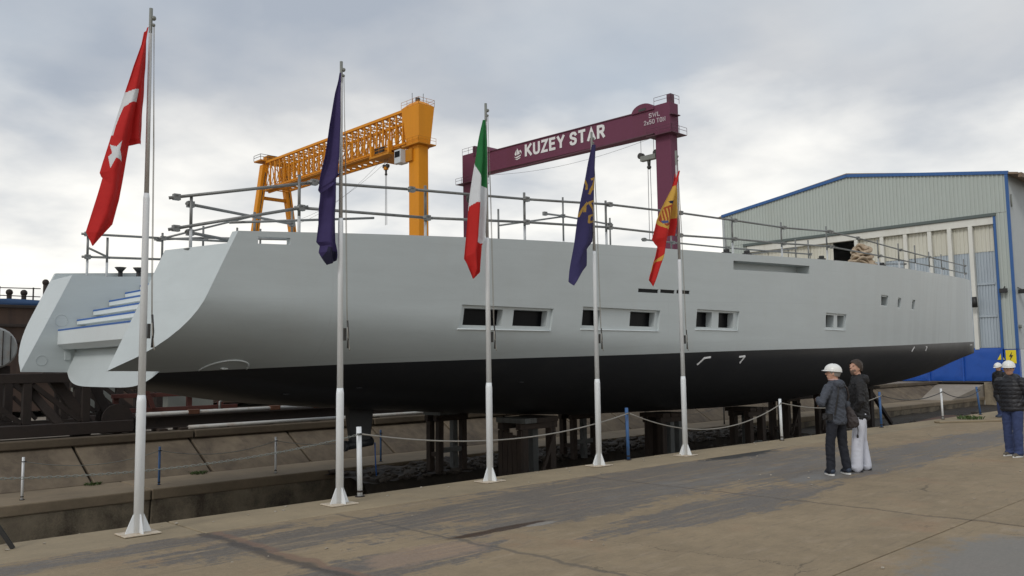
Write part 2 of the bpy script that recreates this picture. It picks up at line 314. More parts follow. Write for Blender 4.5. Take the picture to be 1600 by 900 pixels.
# ---------------------------------------------------------------- mesh helpers
def frame_for(d):
    d = d.normalized(); u = Vector((0, 0, 1)) if abs(d.z) < .95 else Vector((1, 0, 0))
    a = d.cross(u).normalized(); return a, d.cross(a).normalized()
class MB:
    def __init__(s): s.v = []; s.f = []; s.m = []; s.sm = []; s.cur = 0
    def add(s, vs, fs, smooth=False):
        o = len(s.v); s.v += [tuple(v) for v in vs]
        for f in fs: s.f.append(tuple(i + o for i in f)); s.m.append(s.cur); s.sm.append(smooth)
        return s
    def box(s, x0, x1, y0, y1, z0, z1):
        vs = [(x, y, z) for x in (x0, x1) for y in (y0, y1) for z in (z0, z1)]
        return s.add(vs, [(0, 1, 3, 2), (4, 6, 7, 5), (0, 4, 5, 1), (2, 3, 7, 6), (0, 2, 6, 4), (1, 5, 7, 3)])
    def obox(s, p0, p1, wa, wb, up=None):
        """a beam of section wa x wb from p0 to p1"""
        p0, p1 = Vector(p0), Vector(p1); d = p1 - p0
        if up is not None:
            b = Vector(up); b = (b - d.normalized()*b.dot(d.normalized())).normalized(); a = d.normalized().cross(b)
        else: a, b = frame_for(d)
        vs = []
        for p in (p0, p1):
            for i, j in ((-1, -1), (1, -1), (1, 1), (-1, 1)): vs.append(p + a*(i*wa/2) + b*(j*wb/2))
        return s.add(vs, [(3, 2, 1, 0), (4, 5, 6, 7)] + [(i, (i+1) % 4, 4+(i+1) % 4, 4+i) for i in range(4)])
    def tube(s, pts, r, n=8, cap=True, smooth=True):
        pts = [Vector(p) for p in pts]; rs = r if isinstance(r, (list, tuple)) else [r]*len(pts)
        vs = []; a = None
        for i, p in enumerate(pts):
            d = (pts[min(i+1, len(pts)-1)] - pts[max(i-1, 0)])
            if a is None: a, b = frame_for(d)
            else:
                dn = d.normalized(); a = (a - dn*a.dot(dn)).normalized(); b = dn.cross(a)
            for k in range(n):
                t = 2*math.pi*k/n; vs.append(p + (a*math.cos(t) + b*math.sin(t))*rs[i])
        fs = []
        for i in range(len(pts)-1):
            for k in range(n): fs.append((i*n+k, i*n+(k+1) % n, (i+1)*n+(k+1) % n, (i+1)*n+k))
        s.add(vs, fs, smooth)
        if cap:
            o = len(s.v) - len(vs)
            s.f.append(tuple(o + k for k in reversed(range(n)))); s.m.append(s.cur); s.sm.append(False)
            s.f.append(tuple(o + (len(pts)-1)*n + k for k in range(n))); s.m.append(s.cur); s.sm.append(False)
        return s
    def prism(s, poly, dvec):
        """closed polygon extruded along dvec"""
        n = len(poly); dv = Vector(dvec); a = [Vector(p) for p in poly]; vs = a + [p + dv for p in a]
        nr = sum(((a[i] - a[0]).cross(a[(i+1) % n] - a[0]) for i in range(n)), Vector())
        fw = list(range(n)); bw = [i + n for i in range(n)]
        if nr.dot(dv) > 0: fs = [tuple(reversed(fw)), tuple(bw)] + [(i, (i+1) % n, (i+1) % n + n, i+n) for i in range(n)]
        else: fs = [tuple(fw), tuple(reversed(bw))] + [((i+1) % n, i, i+n, (i+1) % n + n) for i in range(n)]
        return s.add(vs, fs)
    def hexa(s, q0, q1):
        """two quads (same winding) joined into a closed solid"""
        return s.add(list(q0) + list(q1), [(3, 2, 1, 0), (4, 5, 6, 7)] + [(i, (i+1) % 4, 4+(i+1) % 4, 4+i) for i in range(4)])
    def ball(s, c, r, n=12, m=8, sc=(1, 1, 1)):
        c = Vector(c); vs = [c + Vector((0, 0, r*sc[2]))]
        for i in range(1, m):
            t = math.pi*i/m
            for k in range(n):
                p = 2*math.pi*k/n; vs.append(c + Vector((r*sc[0]*math.sin(t)*math.cos(p), r*sc[1]*math.sin(t)*math.sin(p), r*sc[2]*math.cos(t))))
        vs.append(c - Vector((0, 0, r*sc[2]))); fs = [(0, 1+k, 1+(k+1) % n) for k in range(n)]
        for i in range(m-2):
            for k in range(n): fs.append((1+i*n+k, 1+(i+1)*n+k, 1+(i+1)*n+(k+1) % n, 1+i*n+(k+1) % n))
        l = len(vs)-1; o = 1+(m-2)*n; fs += [(o+(k+1) % n, o+k, l) for k in range(n)]
        return s.add(vs, fs, True)
    def grid(s, fn, nu, nv, smooth=True):
        vs = [fn(i/nu, j/nv) for j in range(nv+1) for i in range(nu+1)]
        return s.add(vs, [(j*(nu+1)+i, j*(nu+1)+i+1, (j+1)*(nu+1)+i+1, (j+1)*(nu+1)+i) for j in range(nv) for i in range(nu)], smooth)
    def mesh(s, name, mats, off=(0, 0, 0)):
        me = bpy.data.meshes.new(name); ox, oy, oz = off
        me.from_pydata([(x-ox, y-oy, z-oz) for x, y, z in s.v], [], s.f)
        for m in (mats if isinstance(mats, (list, tuple)) else [mats]): me.materials.append(m)
        me.polygons.foreach_set('material_index', s.m); me.polygons.foreach_set('use_smooth', s.sm)
        me.update(); return me
    def build(s, name, mats, parent=None, bevel=0):
        off = ORG.get(parent, (0, 0, 0)) if parent else (0, 0, 0)
        me = s.mesh(name, mats, off)
        return link(name, me, parent, bevel)
ORG = {}
def link(name, me, parent=None, bevel=0):
    o = bpy.data.objects.new(name, me); COL.objects.link(o)
    if parent: o.parent = parent; ORG[o] = ORG.get(parent, (0, 0, 0))
    if bevel:
        md = o.modifiers.new('bevel', 'BEVEL'); md.width = bevel; md.segments = 2; md.limit_method = 'ANGLE'
    return o
def tag(o, label=None, cat=None, group=None, kind=None):
    if label: o['label'] = label
    if cat: o['category'] = cat
    if group: o['group'] = group
    if kind: o['kind'] = kind
    return o
def thing(name, label, cat, loc=(0, 0, 0), group=None):
    o = bpy.data.objects.new(name, None); COL.objects.link(o); o.location = loc; o.empty_display_size = .2
    ORG[o] = tuple(loc); return tag(o, label, cat, group)
def structure(name, loc=(0, 0, 0)):
    o = bpy.data.objects.new(name, None); COL.objects.link(o); o.location = loc; ORG[o] = tuple(loc); o['kind'] = 'structure'; return o
def copy_tree(o, parent=None):
    c = o.copy(); COL.objects.link(c)
    if parent: c.parent = parent
    for ch in list(o.children): copy_tree(ch, c)
    return c
def evaluated(o):
    dg = bpy.context.evaluated_depsgraph_get(); return bpy.data.meshes.new_from_object(o.evaluated_get(dg))
def sag(p, q, s, n=14):
    p, q = Vector(p), Vector(q); return [p.lerp(q, t/n) - Vector((0, 0, 4*s*(t/n)*(1-t/n))) for t in range(n+1)]
def interp(tab, x):
    if x <= tab[0][0]: return tab[0][1]
    for (a, b), (c, d_) in zip(tab[:-1], tab[1:]):
        if x <= c:
            t = (x-a)/(c-a); return b + (d_-b)*t
    return tab[-1][1]
def smooth_interp(tab, x):
    """Catmull-Rom through the table"""
    n = len(tab)
    if x <= tab[0][0]: return tab[0][1]
    if x >= tab[-1][0]: return tab[-1][1]
    for i in range(n-1):
        if x <= tab[i+1][0]:
            x0, y0 = tab[i]; x1, y1 = tab[i+1]; h = x1-x0; t = (x-x0)/h
            m0 = (y1 - tab[i-1][1])/(x1 - tab[i-1][0]) if i > 0 else (y1-y0)/h
            m1 = (tab[i+2][1] - y0)/(tab[i+2][0] - x0) if i < n-2 else (y1-y0)/h
            return (2*t**3-3*t*t+1)*y0 + (t**3-2*t*t+t)*h*m0 + (-2*t**3+3*t*t)*y1 + (t**3-t*t)*h*m1

# ================================================================ SETTING
def edge(x):                                   # line of the near quay edge
    return interp([(-40, 10.05), (2, 9.95), (9, 9.86), (14, 9.72), (19, 9.5), (24, 9.27), (29, 9.1), (66, 8.9)], x)
XE = [-40, -8, -5, -2, 1, 4, 7, 10, 13, 16, 19, 22, 25, 28, 31, 34, 40, 52, 66]
g = MB()
def quad(x0, x1, y0, y1, z): g.add([(x0, y0, z), (x1, y0, z), (x1, y1, z), (x0, y1, z)], [(0, 1, 2, 3)])
for a, b in zip(XE[:-1], XE[1:]):
    g.add([(a, -900, -.03), (b, -900, -.03), (b, edge(b)-.02, -.03), (a, edge(a)-.02, -.03)], [(0, 1, 2, 3)])
quad(-900, -40, -900, 900, -.03); quad(66, 900, -900, 24.1, -.03); quad(-40, 66, 24.1, 900, -.03); quad(66, 900, 24.1, 900, -.03)
gr = g.build('ground', M['yard']); gr['kind'] = 'structure'

# near quay: concrete slabs with open joints, the outer row a coping along the edge
apron = structure('quay')
for a, b in zip(XE[1:-1], XE[2:]):
    if b > 52: continue
    h = random.uniform(-.003, .003); gp = .008
    ea, eb = edge(a), edge(b)
    s = MB(); s.hexa([(a+gp, ea-1.0, -.45), (b-gp, eb-1.0, -.45), (b-gp, eb, -.45), (a+gp, ea, -.45)],
                     [(a+gp, ea-1.0, h), (b-gp, eb-1.0, h), (b-gp, eb, h), (a+gp, ea, h)])
    s.build('coping_slab', M['coping'], apron, .012)
XS = [-8, -2, 4, 10, 16, 22, 28, 34, 40, 52]; YS = [3.3, -2.7, -8.7, -14.7]
for a, b in zip(XS[:-1], XS[1:]):
    for j in range(4):
        h = random.uniform(-.004, .004); gp = .007
        ya, yb = (edge(a)-1.014, edge(b)-1.014) if j == 0 else (YS[j-1]-gp*2, YS[j-1]-gp*2)
        s = MB(); y0 = YS[j]
        s.hexa([(a+gp, y0, -.2), (b-gp, y0, -.2), (b-gp, yb, -.2), (a+gp, ya, -.2)], [(a+gp, y0, h), (b-gp, y0, h), (b-gp, yb, h), (a+gp, ya, h)])
        s.build('concrete_slab', M['apron'], apron, .006)
qw = MB()
for a, b in zip(XE[:-1], XE[1:]):
    qw.hexa([(a, edge(a)-1.2, -3.2), (b, edge(b)-1.2, -3.2), (b, edge(b)-.03, -3.2), (a, edge(a)-.03, -3.2)],
            [(a, edge(a)-1.2, -.46), (b, edge(b)-1.2, -.46), (b, edge(b)-.03, -.46), (a, edge(a)-.03, -.46)])
qw.build('quay_face', M['wallc'], apron)
# raised kerb stub with weeds at the end of the chain posts
kb = MB(); kb.hexa([(24.05, 8.55, 0.004), (25.85, 7.35, 0.004), (26.0, 7.5, 0.004), (24.2, 8.75, 0.004)], [(24.05, 8.55, .05), (25.85, 7.35, .05), (26.0, 7.5, .05), (24.2, 8.75, .05)])
kb.build('kerb', M['coping'], apron, .01)

br = MB(); br.hexa([(20.2, 9.5, -2), (28.4, 9.15, -2), (28.4, 10.0, -2), (20.2, 10.2, -2)], [(20.2, 9.5, -.42), (28.4, 9.15, -.05), (28.4, 10.0, -.05), (20.2, 10.2, -.42)])
br.build('brick_ramp', M['brick'], apron, .03)
# slipway trench
def floor_z(x): return interp([(-40, -3.0), (8, -2.6), (13, -2.35), (18, -1.95), (25, -1.5), (40, -1.6), (66, -1.6)], x)
tr = MB()
tr.grid(lambda u, v: (lambda x, y: (x, y, floor_z(x) + .12*(mnoise.noise(Vector((x*.9, y*.9, 0))))))(-40+106*u, 8.0+12.5*v), 180, 22)
fl = tr.build('slipway_floor', M['mud']); fl['kind'] = 'structure'
ledge = structure('ledge')
for k in range(-6, 11):
    x0 = 1.6 + 6.2*k; x1 = min(x0+6.2, 66)
    s = MB(); j = random.uniform(-.012, .012)
    s.hexa([(x0+.012, 20.55, -3.2), (x1-.012, 20.55, -3.2), (x1-.012, 22.6, -3.2), (x0+.012, 22.6, -3.2)],
           [(x0+.012, 20.33+j, -1.3), (x1-.012, 20.33+j, -1.3), (x1-.012, 22.6, -1.3), (x0+.012, 22.6, -1.3)])
    s.build('ledge_wall', M['wallc'], ledge, .03)
    s = MB(); s.box(x0+.012, x1-.012, 20.29+j, 22.6, -1.298, -1.05+random.uniform(-.008, .008))
    s.build('ledge_slab', M['ledge'], ledge, .03)
# end wall of the trench
ew = MB(); ew.box(65.9, 66.6, 8.6, 20.28, -3.0, -.034); ew.build('end_wall', M['wallc'], ledge)
rp = MB(); rp.prism([(59.5, 20.36, -1.3), (67.5, 20.36, -1.3), (67.5, 20.36, -.026), (59.5, 20.36, -1.046)], (0, 3.9, 0)); rp.build('end_ramp', M['yard'], ledge)
rw = thing('retaining_wall', 'sloping wall of stained concrete slabs along the far side of the slipway under the yacht', 'wall', (7.16, 22.3, -1.05))
X0 = 7.16 - 3.02*9
for k in range(30):
    x0 = X0 + 3.02*k; x1 = x0+3.02; e = random.uniform(-.02, .02); sk = .1
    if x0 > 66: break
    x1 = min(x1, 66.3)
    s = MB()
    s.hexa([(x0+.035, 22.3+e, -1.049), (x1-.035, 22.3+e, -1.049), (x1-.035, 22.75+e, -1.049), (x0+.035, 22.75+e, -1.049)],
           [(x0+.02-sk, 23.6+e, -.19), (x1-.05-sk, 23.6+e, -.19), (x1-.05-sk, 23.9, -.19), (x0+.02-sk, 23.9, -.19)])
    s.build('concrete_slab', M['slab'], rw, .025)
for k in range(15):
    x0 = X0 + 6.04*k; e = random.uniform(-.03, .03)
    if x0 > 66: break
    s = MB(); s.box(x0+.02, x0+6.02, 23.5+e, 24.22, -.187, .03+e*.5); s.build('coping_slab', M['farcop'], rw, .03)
bk = MB(); bk.hexa([(X0, 22.6, -1.045), (66.3, 22.6, -1.045), (66.3, 24.2, -1.045), (X0, 24.2, -1.045)], [(X0, 23.72, -.195), (66.3, 23.72, -.195), (66.3, 24.2, -.195), (X0, 24.2, -.195)])
bk.build('earth_backing', M['mud'], rw)
# rubble bank in front of the ledge
rb = MB()
def bank(u, v):
    x = 12.4 + 25*u; y = 20.32 - 2.5*v
    t = max(0, (v-.80)/.20); z = -1.12 - .12*v - .55*max(0, (u-.7)/.3)**2 + .10*mnoise.noise(Vector((x*1.3, y*1.6, 3))) + .05*mnoise.noise(Vector((x*4, y*4, 1)))
    return (x + .1*mnoise.noise(Vector((x, y, 7))), y + .25*t*mnoise.noise(Vector((x*1.1, 0, 9))), z - 1.3*t)
rb.grid(bank, 170, 20, False)
b_ = rb.build('rubble_bank', M['mud']); b_['kind'] = 'structure'
def rock_at(mb, x, y, z, r):
    o = Vector((random.random()*50, random.random()*50, 0)); mb_v = []
    t = (1+5**.5)/2; ico = [(-1, t, 0), (1, t, 0), (-1, -t, 0), (1, -t, 0), (0, -1, t), (0, 1, t), (0, -1, -t), (0, 1, -t), (t, 0, -1), (t, 0, 1), (-t, 0, -1), (-t, 0, 1)]
    fc = [(0,11,5),(0,5,1),(0,1,7),(0,7,10),(0,10,11),(1,5,9),(5,11,4),(11,10,2),(10,7,6),(7,1,8),(3,9,4),(3,4,2),(3,2,6),(3,6,8),(3,8,9),(4,9,5),(2,4,11),(6,2,10),(8,6,7),(9,8,1)]
    a = random.random()*6.28
    for v in ico:
        q = Vector(v).normalized()*r*random.uniform(.7, 1.25); q = Vector((q.x*math.cos(a)-q.y*math.sin(a), (q.x*math.sin(a)+q.y*math.cos(a)), q.z*.6))
        mb_v.append((x+q.x*1.3, y+q.y, z+q.z))
    mb.add(mb_v, fc)
rk = MB()
for i in range(900):
    x = random.uniform(12.6, 34); y = random.uniform(17.9, 20.25); rock_at(rk, x, y, -1.16+random.uniform(-.05, .06), random.uniform(.03, .12)*(1.6 if random.random() < .1 else 1))
for i in range(900):
    x = random.uniform(14, 56); y = random.uniform(10, 18); rock_at(rk, x, y, floor_z(x)+random.uniform(0, .1), random.uniform(.04, .14))
r_ = rk.build('rubble', M['rock']); r_['kind'] = 'stuff'
pb = MB()
for i in range(170):
    x = random.uniform(1.5, 24); e_ = edge(x)
    y = e_-random.uniform(.05, .5) if random.random() < .45 else random.uniform(2.5, e_-.1)
    rock_at(pb, x, y, .006, random.uniform(.006, .02))
p_ = pb.build('gravel', M['pebble']); p_['kind'] = 'stuff'
def weed(name, label, x, y, z, n, r, h):
    mb = MB()
    for i in range(n):
        a = random.random()*6.28; d_ = r*math.sqrt(random.random()); px, py = x+d_*math.cos(a), y+d_*math.sin(a)
        b = random.random()*6.28; l = h*random.uniform(.5, 1.1); wd = l*.35; tx, ty = math.cos(b), math.sin(b)
        top = (px+tx*l*.7, py+ty*l*.7, z+l*.8); mid = (px+tx*l*.35, py+ty*l*.35, z+l*.55)
        mb.add([(px, py, z-.01), (mid[0]-ty*wd*.5, mid[1]+tx*wd*.5, mid[2]), top, (mid[0]+ty*wd*.5, mid[1]-tx*wd*.5, mid[2])], [(0, 1, 2, 3)])
    o = mb.build(name, M['grass']); tag(o, label, 'weed'); return o
weed('weed', 'low green weed growing by the kerb stub near the last chain posts', 26.1, 8.45, 0, 110, .32, .13)
weed('weed', 'green weed sprouting at the foot of the sloping wall left of the second flagpole', 9.75, 22.22, -1.05, 80, .22, .12)
weed('weed', 'green weed at the foot of the sloping wall behind the first flagpole', 7.1, 22.2, -1.05, 60, .18, .1)

# ================================================================ YACHT
YC = 16.4
def hbs(X):
    if X < 20: return 3.92 + .38*math.sin(max(0, (X-5.9)/14.1)*math.pi/2)
    s = (X-20)/32.0; return max(.04, 4.3*(1-s*s))
ZS = [(3.5, 3.72), (6.04, 3.9), (6.89, 3.96), (7.84, 4.03), (9.3, 4.125), (11.14, 4.235), (12.92, 4.33), (14.76, 4.41), (17.43, 4.52), (20.07, 4.625), (23.76, 4.80), (27.68, 4.99), (30.85, 5.11), (34.1, 5.23), (39.88, 5.46), (45.79, 5.76), (50.53, 6.03), (52.2, 6.12)]
ZC = [(3.5, 1.47), (5.4, 1.43), (6.8, 1.27), (7.6, 1.12), (8.7, .97), (10, .85), (11.2, .75), (13, .60), (15.2, .45), (17.6, .32), (20.5, .25), (23.2, .2), (25.4, .18), (28, .22), (32, .38), (37.8, .54), (40.7, .67), (43.8, .94), (45.4, 1.14), (47.4, 1.40), (50.0, 1.74), (51.95, 1.99)]
ZW = [(3.5, 1.66), (5, 1.67), (8.36, 1.78), (10.3, 1.825), (12.7, 1.87), (16, 1.925), (19.6, 2.0), (26.2, 2.11), (32.5, 2.23), (41.6, 2.42), (52, 2.62)]
zs = lambda x: smooth_interp(ZS, x); zc = lambda x: smooth_interp(ZC, x); zw = lambda x: smooth_interp(ZW, x)
def halfb(x, z):
    """half breadth of the hull at station x, height z: plumb topsides over an elliptic bilge, finer V sections forward"""
    h = hbs(x); top = zs(x); bot = zc(x)
    f = max(0.0, (x-24)/28.0)
    zb = interp([(6, 2.9), (10, 2.75), (15, 2.45), (20, 2.25), (26, 2.2), (34, 2.3), (44, 2.5), (52, 2.75)], x); fl = .012 + .05*f
    if z >= zb: return h*(1 - fl*(top-z))
    s = min(1.0, (zb-z)/(zb-bot)); p = 2.0 + .1*f; q = 2.15 - .7*f
    r = max(0.0, 1-s**p)**(1/q)
    if x < 14:                                   # flat run of bottom under the stern
        s6 = (1-.62**q)**(1/p)
        if s > s6: r = .62*(max(0.0, 1-s)/(1-s6))**(1/(2+3*min(1, (14-x)/6)))
    return h*(1 - fl*(top-zb))*r
def stations():
    xs = []; x = 3.6
    while x < 51.9: xs.append(x); x += .32 if x < 12 else (.5 if x < 44 else .3)
    return xs + [51.92]
ST = stations(); NT_, NB_ = 16, 22
hm = MB(); rows = []
for x in ST:
    top, wl, bot = zs(x), zw(x), zc(x); zz = []
    for i in range(NT_): zz.append(top + (wl-top)*(i/NT_))
    for i in range(NB_+1):
        t = i/NB_; zz.append(wl + (bot-wl)*math.sin(t*math.pi/2)) if bot < wl-.03 else zz.append(wl - .03*t)
    side = [(x, halfb(x, z), z) for z in zz]; side[-1] = (x, 0.0, zz[-1])
    ring = [(p[0], YC-p[1], p[2]) for p in side] + [(p[0], YC+p[1], p[2]) for p in reversed(side[:-1])]
    rows.append(ring)
nr = len(rows[0])
for r in rows: hm.v += r
for i in range(len(rows)-1):
    for k in range(nr-1):
        hm.f.append((i*nr+k, i*nr+k+1, (i+1)*nr+k+1, (i+1)*nr+k)); hm.sm.append(True)
        low = k if k < nr//2 else nr-2-k
        hm.m.append(1 if low >= NT_ else 0)
    hm.f.append((i*nr+nr-1, i*nr, (i+1)*nr, (i+1)*nr+nr-1)); hm.sm.append(False); hm.m.append(0)     # deck
hm.f.append(tuple(range(nr))); hm.sm.append(False); hm.m.append(0)
e0 = (len(rows)-1)*nr; hm.f.append(tuple(reversed(range(e0, e0+nr)))); hm.sm.append(False); hm.m.append(0)
YORG = (28.0, 16.4, 0.0)
yacht = thing('sailing_yacht', 'long unfinished sailing yacht hull, grey topsides over black bottom, propped on the slipway', 'yacht', YORG)
hull_me = hm.mesh('hull', [M['hull'], M['antifoul']])
bm = bmesh.new(); bm.from_mesh(hull_me); bmesh.ops.recalc_face_normals(bm, faces=bm.faces); bm.to_mesh(hull_me); bm.free()
hull = bpy.data.objects.new('hull', hull_me); COL.objects.link(hull)
def cutter(mb):
    me = mb.mesh('cutter', [M['hull']]); b = bmesh.new(); b.from_mesh(me); bmesh.ops.recalc_face_normals(b, faces=b.faces); b.to_mesh(me); b.free()
    o = bpy.data.objects.new('cutter', me); COL.objects.link(o); return o
def cut(mbs):
    global hull
    cs = [cutter(mb) for mb in mbs]
    for c in cs:
        md = hull.modifiers.new('cut', 'BOOLEAN'); md.object = c; md.operation = 'DIFFERENCE'; md.solver = 'EXACT'
    me = evaluated(hull); hull.modifiers.clear(); old = hull.data; hull.data = me
    for c in cs: bpy.data.objects.remove(c)
# deck well inside the bulwarks
dw = MB(); dr = []
dxs = [2.0] + [x for x in ST if 6 < x < 50.6]
for x in dxs:
    h = max(.02, hbs(max(x, 6)) - (.13 if x < 18.6 or x > 25.6 else .75)); zd = zs(x) - .2 if x > 5 else zs(6.04)-.2
    dr.append([(x, YC-h, zd), (x, YC+h, zd), (x, YC+h, zd+3), (x, YC-h, zd+3)])
for r in dr: dw.v += r
for i in range(len(dr)-1):
    for k in range(4): dw.f.append((i*4+k, i*4+(k+1) % 4, (i+1)*4+(k+1) % 4, (i+1)*4+k)); dw.m.append(0); dw.sm.append(False)
n_ = (len(dr)-1)*4
dw.f += [(3, 2, 1, 0), (n_, n_+1, n_+2, n_+3)]; dw.m += [0, 0]; dw.sm += [False, False]
# raked, swept transom: everything aft of two planes
def tplane(sgn):
    A = Vector((5.95, 12.5, 3.7)); B = Vector((5.5, 14.0, 3.7)); D = Vector((4.63, 14.0, 1.7)); n = (B-A).cross(D-A)
    def px(y, z): return A.x - (n.y*(y-A.y) + n.z*(z-A.z))/n.x
    ys = (10.5, 16.4); zz = (.4, 6.0)
    q = [(px(ys[0], zz[0]), ys[0], zz[0]), (px(ys[1], zz[0]), ys[1], zz[0]), (px(ys[1], zz[1]), ys[1], zz[1]), (px(ys[0], zz[1]), ys[0], zz[1])]
    if sgn < 0:                              # the far quarter is cut square
        def pf(z): return 5.50 - (3.7-z)*(5.50-4.58)/2.05
        q = [(pf(zz[0]), 22.3, zz[0]), (pf(zz[0]), 16.4, zz[0]), (pf(zz[1]), 16.4, zz[1]), (pf(zz[1]), 22.3, zz[1])]
    mb = MB(); mb.hexa([(-3, y, z) for x, y, z in q], q); return mb
# open stern between the two quarters
ck = MB(); ck.prism([(2, 14.0, .4), (5.30, 14.0, .4), (5.30, 14.0, 1.25), (5.64, 14.0, 2.2), (6.2, 14.0, 2.2), (7.7, 14.0, 3.3), (7.7, 14.0, 6), (2, 14.0, 6)], (0, 4.8, 0))
cut([dw, tplane(1), tplane(-1), ck])
# windows: a shallow recess round each group and deep pockets behind
def recess(x0, x1, z0, z1, depth, rake=.07, slope=0.0):
    yo = min(YC-halfb(x, (z0+z1)/2) for x in (x0, x1)); 
    def yi(x, z): return YC - halfb(x, z) + depth
    mb = MB(); q0 = [(x0, yo-.6, z0), (x1, yo-.6, z0+slope), (x1+rake, yo-.6, z1+slope), (x0+rake, yo-.6, z1)]
    zm = (z0+z1)/2
    q1 = [(q[0], yi(q[0], zm), q[2]) for q in q0]
    mb.hexa(q0, q1); return mb
GROUPS = [(10.50, 12.98, 2.44, 2.90, .055), (13.90, 16.66, 2.49, 2.98, .055), (18.2, 20.2, 2.56, 3.07, .05), (25.6, 27.3, 2.70, 3.22, .04)]
POCK = [(10.62, 11.62, 2.51, 2.84, .22), (11.92, 12.88, 2.52, 2.85, .22), (13.98, 14.56, 2.57, 2.92, .22), (15.62, 16.54, 2.585, 2.93, .22),
        (18.28, 18.98, 2.62, 3.01, .24), (19.3, 20.02, 2.62, 3.02, .24), (25.72, 26.36, 2.77, 3.16, .30), (26.66, 27.22, 2.78, 3.17, .30),
        (30.85, 31.5, 3.68, 4.0, .28), (32.85, 33.15, 3.69, 4.0, .28), (34.9, 35.2, 3.70, 4.02, .28)]
SLOT = [(15.86, 16.63, 3.385, 3.475, .12, .01), (16.71, 17.29, 3.41, 3.495, .12, .005), (17.37, 17.93, 3.425, 3.515, .12, .005)]
cuts = [recess(a, b, c, d_, e) for a, b, c, d_, e in GROUPS]
cuts += [recess(a, b, c, d_, .03, .05) for a, b, c, d_ in ((30.72, 31.55, 3.64, 4.05), (32.78, 33.2, 3.65, 4.05), (34.83, 35.27, 3.66, 4.07))]
cuts.append(recess(19.95, 24.42, 4.185, 4.43, .42, 0, .175))
cuts.append(recess(6.38, 6.94, 3.725, 3.835, .5, .0, .03))
cut(cuts)
cut([recess(a, b, c, d_, e, .055) for a, b, c, d_, e in POCK] + [recess(a, b, c, d_, e, .01, s) for a, b, c, d_, e, s in SLOT])
# split into topsides and antifouled bottom, smooth shading kept
me = hull.data
def split(me, idx, name, mat):
    b = bmesh.new(); b.from_mesh(me)
    bmesh.ops.delete(b, geom=[f for f in b.faces if f.material_index != idx], context='FACES')
    for f in b.faces: f.material_index = 0; f.smooth = True
    bmesh.ops.translate(b, verts=b.verts, vec=(-YORG[0], -YORG[1], -YORG[2]))
    n = bpy.data.meshes.new(name); b.to_mesh(n); b.free(); n.materials.append(mat)
    n.set_sharp_from_angle(angle=math.radians(28)); return link(name, n, yacht)
topsides = split(me, 0, 'topsides', M['hull'])
bottom = split(me, 1, 'bottom', M['antifoul'])
bpy.data.objects.remove(hull)
for a, b, c, d_, e in POCK:
    p = MB(); yy = YC - halfb((a+b)/2, (c+d_)/2) + e
    q = [(a-.03, YC-halfb(a, (c+d_)/2)+e-.012, c-.02), (b+.03, YC-halfb(b, (c+d_)/2)+e-.012, c-.02), (b+.085, YC-halfb(b, (c+d_)/2)+e-.012, d_+.02), (a+.03, YC-halfb(a, (c+d_)/2)+e-.012, d_+.02)]
    # the pane sits against the back of its pocket, clipped to the opening
    q = [(a+.004, q[0][1], c+.004), (b-.004, q[1][1], c+.004), (b+.051, q[2][1], d_-.004), (a+.059, q[3][1], d_-.004)]
    p.hexa(q, [(x, y+.008, z) for x, y, z in q]); p.build('window_pane', M['glass'], yacht)
for a, b, c, d_, e, s in SLOT:
    p = MB(); q = [(a+.004, YC-halfb(a, c)+.02, c+.003), (b-.004, YC-halfb(b, c)+.02, c+s+.003), (b+.006, YC-halfb(b, c)+.02, d_+s-.003), (a+.014, YC-halfb(a, c)+.02, d_-.003)]
    p.hexa(q, [(x, y+.03, z) for x, y, z in q]); p.build('slot_pane', M['glass'], yacht)
# raised rim under each window group
for a, b, c, d_, e in GROUPS:
    p = MB(); pts = [(a+(b-a)*t/8-.02, YC-halfb(a+(b-a)*t/8, c)-.004, c-.012) for t in range(9)]
    p.tube(pts, .016, 6); p.build('window_sill', M['hull_w'], yacht)
# stern steps with taped noses
STEPS = [(5.26, 2.57, .30), (5.61, 2.78, .10), (5.92, 2.99, .11), (6.23, 3.20, .11), (6.55, 3.385, .10), (6.86, 3.56, .10)]
for i, (x, z, h) in enumerate(STEPS):
    s = MB(); y0, y1 = 14.003, 18.797
    if i == 0: s.prism([(x, y0, z), (x, y0, z-.30), (x+.12, y0, z-.40), (7.0, y0, z-.40), (7.0, y0, z)], (0, y1-y0, 0))
    else: s.box(x, 7.69, y0, y1-.02, z-h, z)
    st = s.build('step', M['hull_w'], yacht, .006)
    t = MB(); t.box(x-.004, x+.05, y0+.001, y1-.024, z-.028, z+.004); t.build('blue_tape', M['tape'], st)
    if i: 
        s = MB(); s.box(x+.16, 7.68, y0, y1-.02, STEPS[i-1][1]+.001, z-h-.001); s.build('riser', M['hull_w'], yacht)
def ring(c, r, t, ax, mat, name, a0=0, a1=2*math.pi):
    p = MB(); n = 28; c = Vector(c); u, v = ax
    pts = [c + u*(math.cos(a0+(a1-a0)*k/n)*r) + v*(math.sin(a0+(a1-a0)*k/n)*r) for k in range(n+1)]
    p.tube(pts, t, 6); return p.build(name, mat, yacht)
ux, uz = Vector((1, 0, 0)), Vector((0, 0, 1))
ring((5.32, 18.797, 2.76), .12, .005, (ux, uz), M['hull'], 'fitting_ring')
ring((4.98, 18.797, 1.95), .10, .005, (ux, uz), M['hull'], 'fitting_ring')
s = MB(); s.box(5.40, 5.52, 18.77, 18.8, 1.95, 2.12); s.build('hinge_plate', M['hull'], yacht, .008)
for x, y in ((6.9, 20.1), (7.25, 19.95)):
    s = MB(); s.tube([(x, y, 3.68), (x, y, 3.98)], .05, 10); s.tube([(x, y, 3.98), (x, y, 4.08)], [.05, .13], 12); s.build('deck_vent', M['lamp'], yacht)
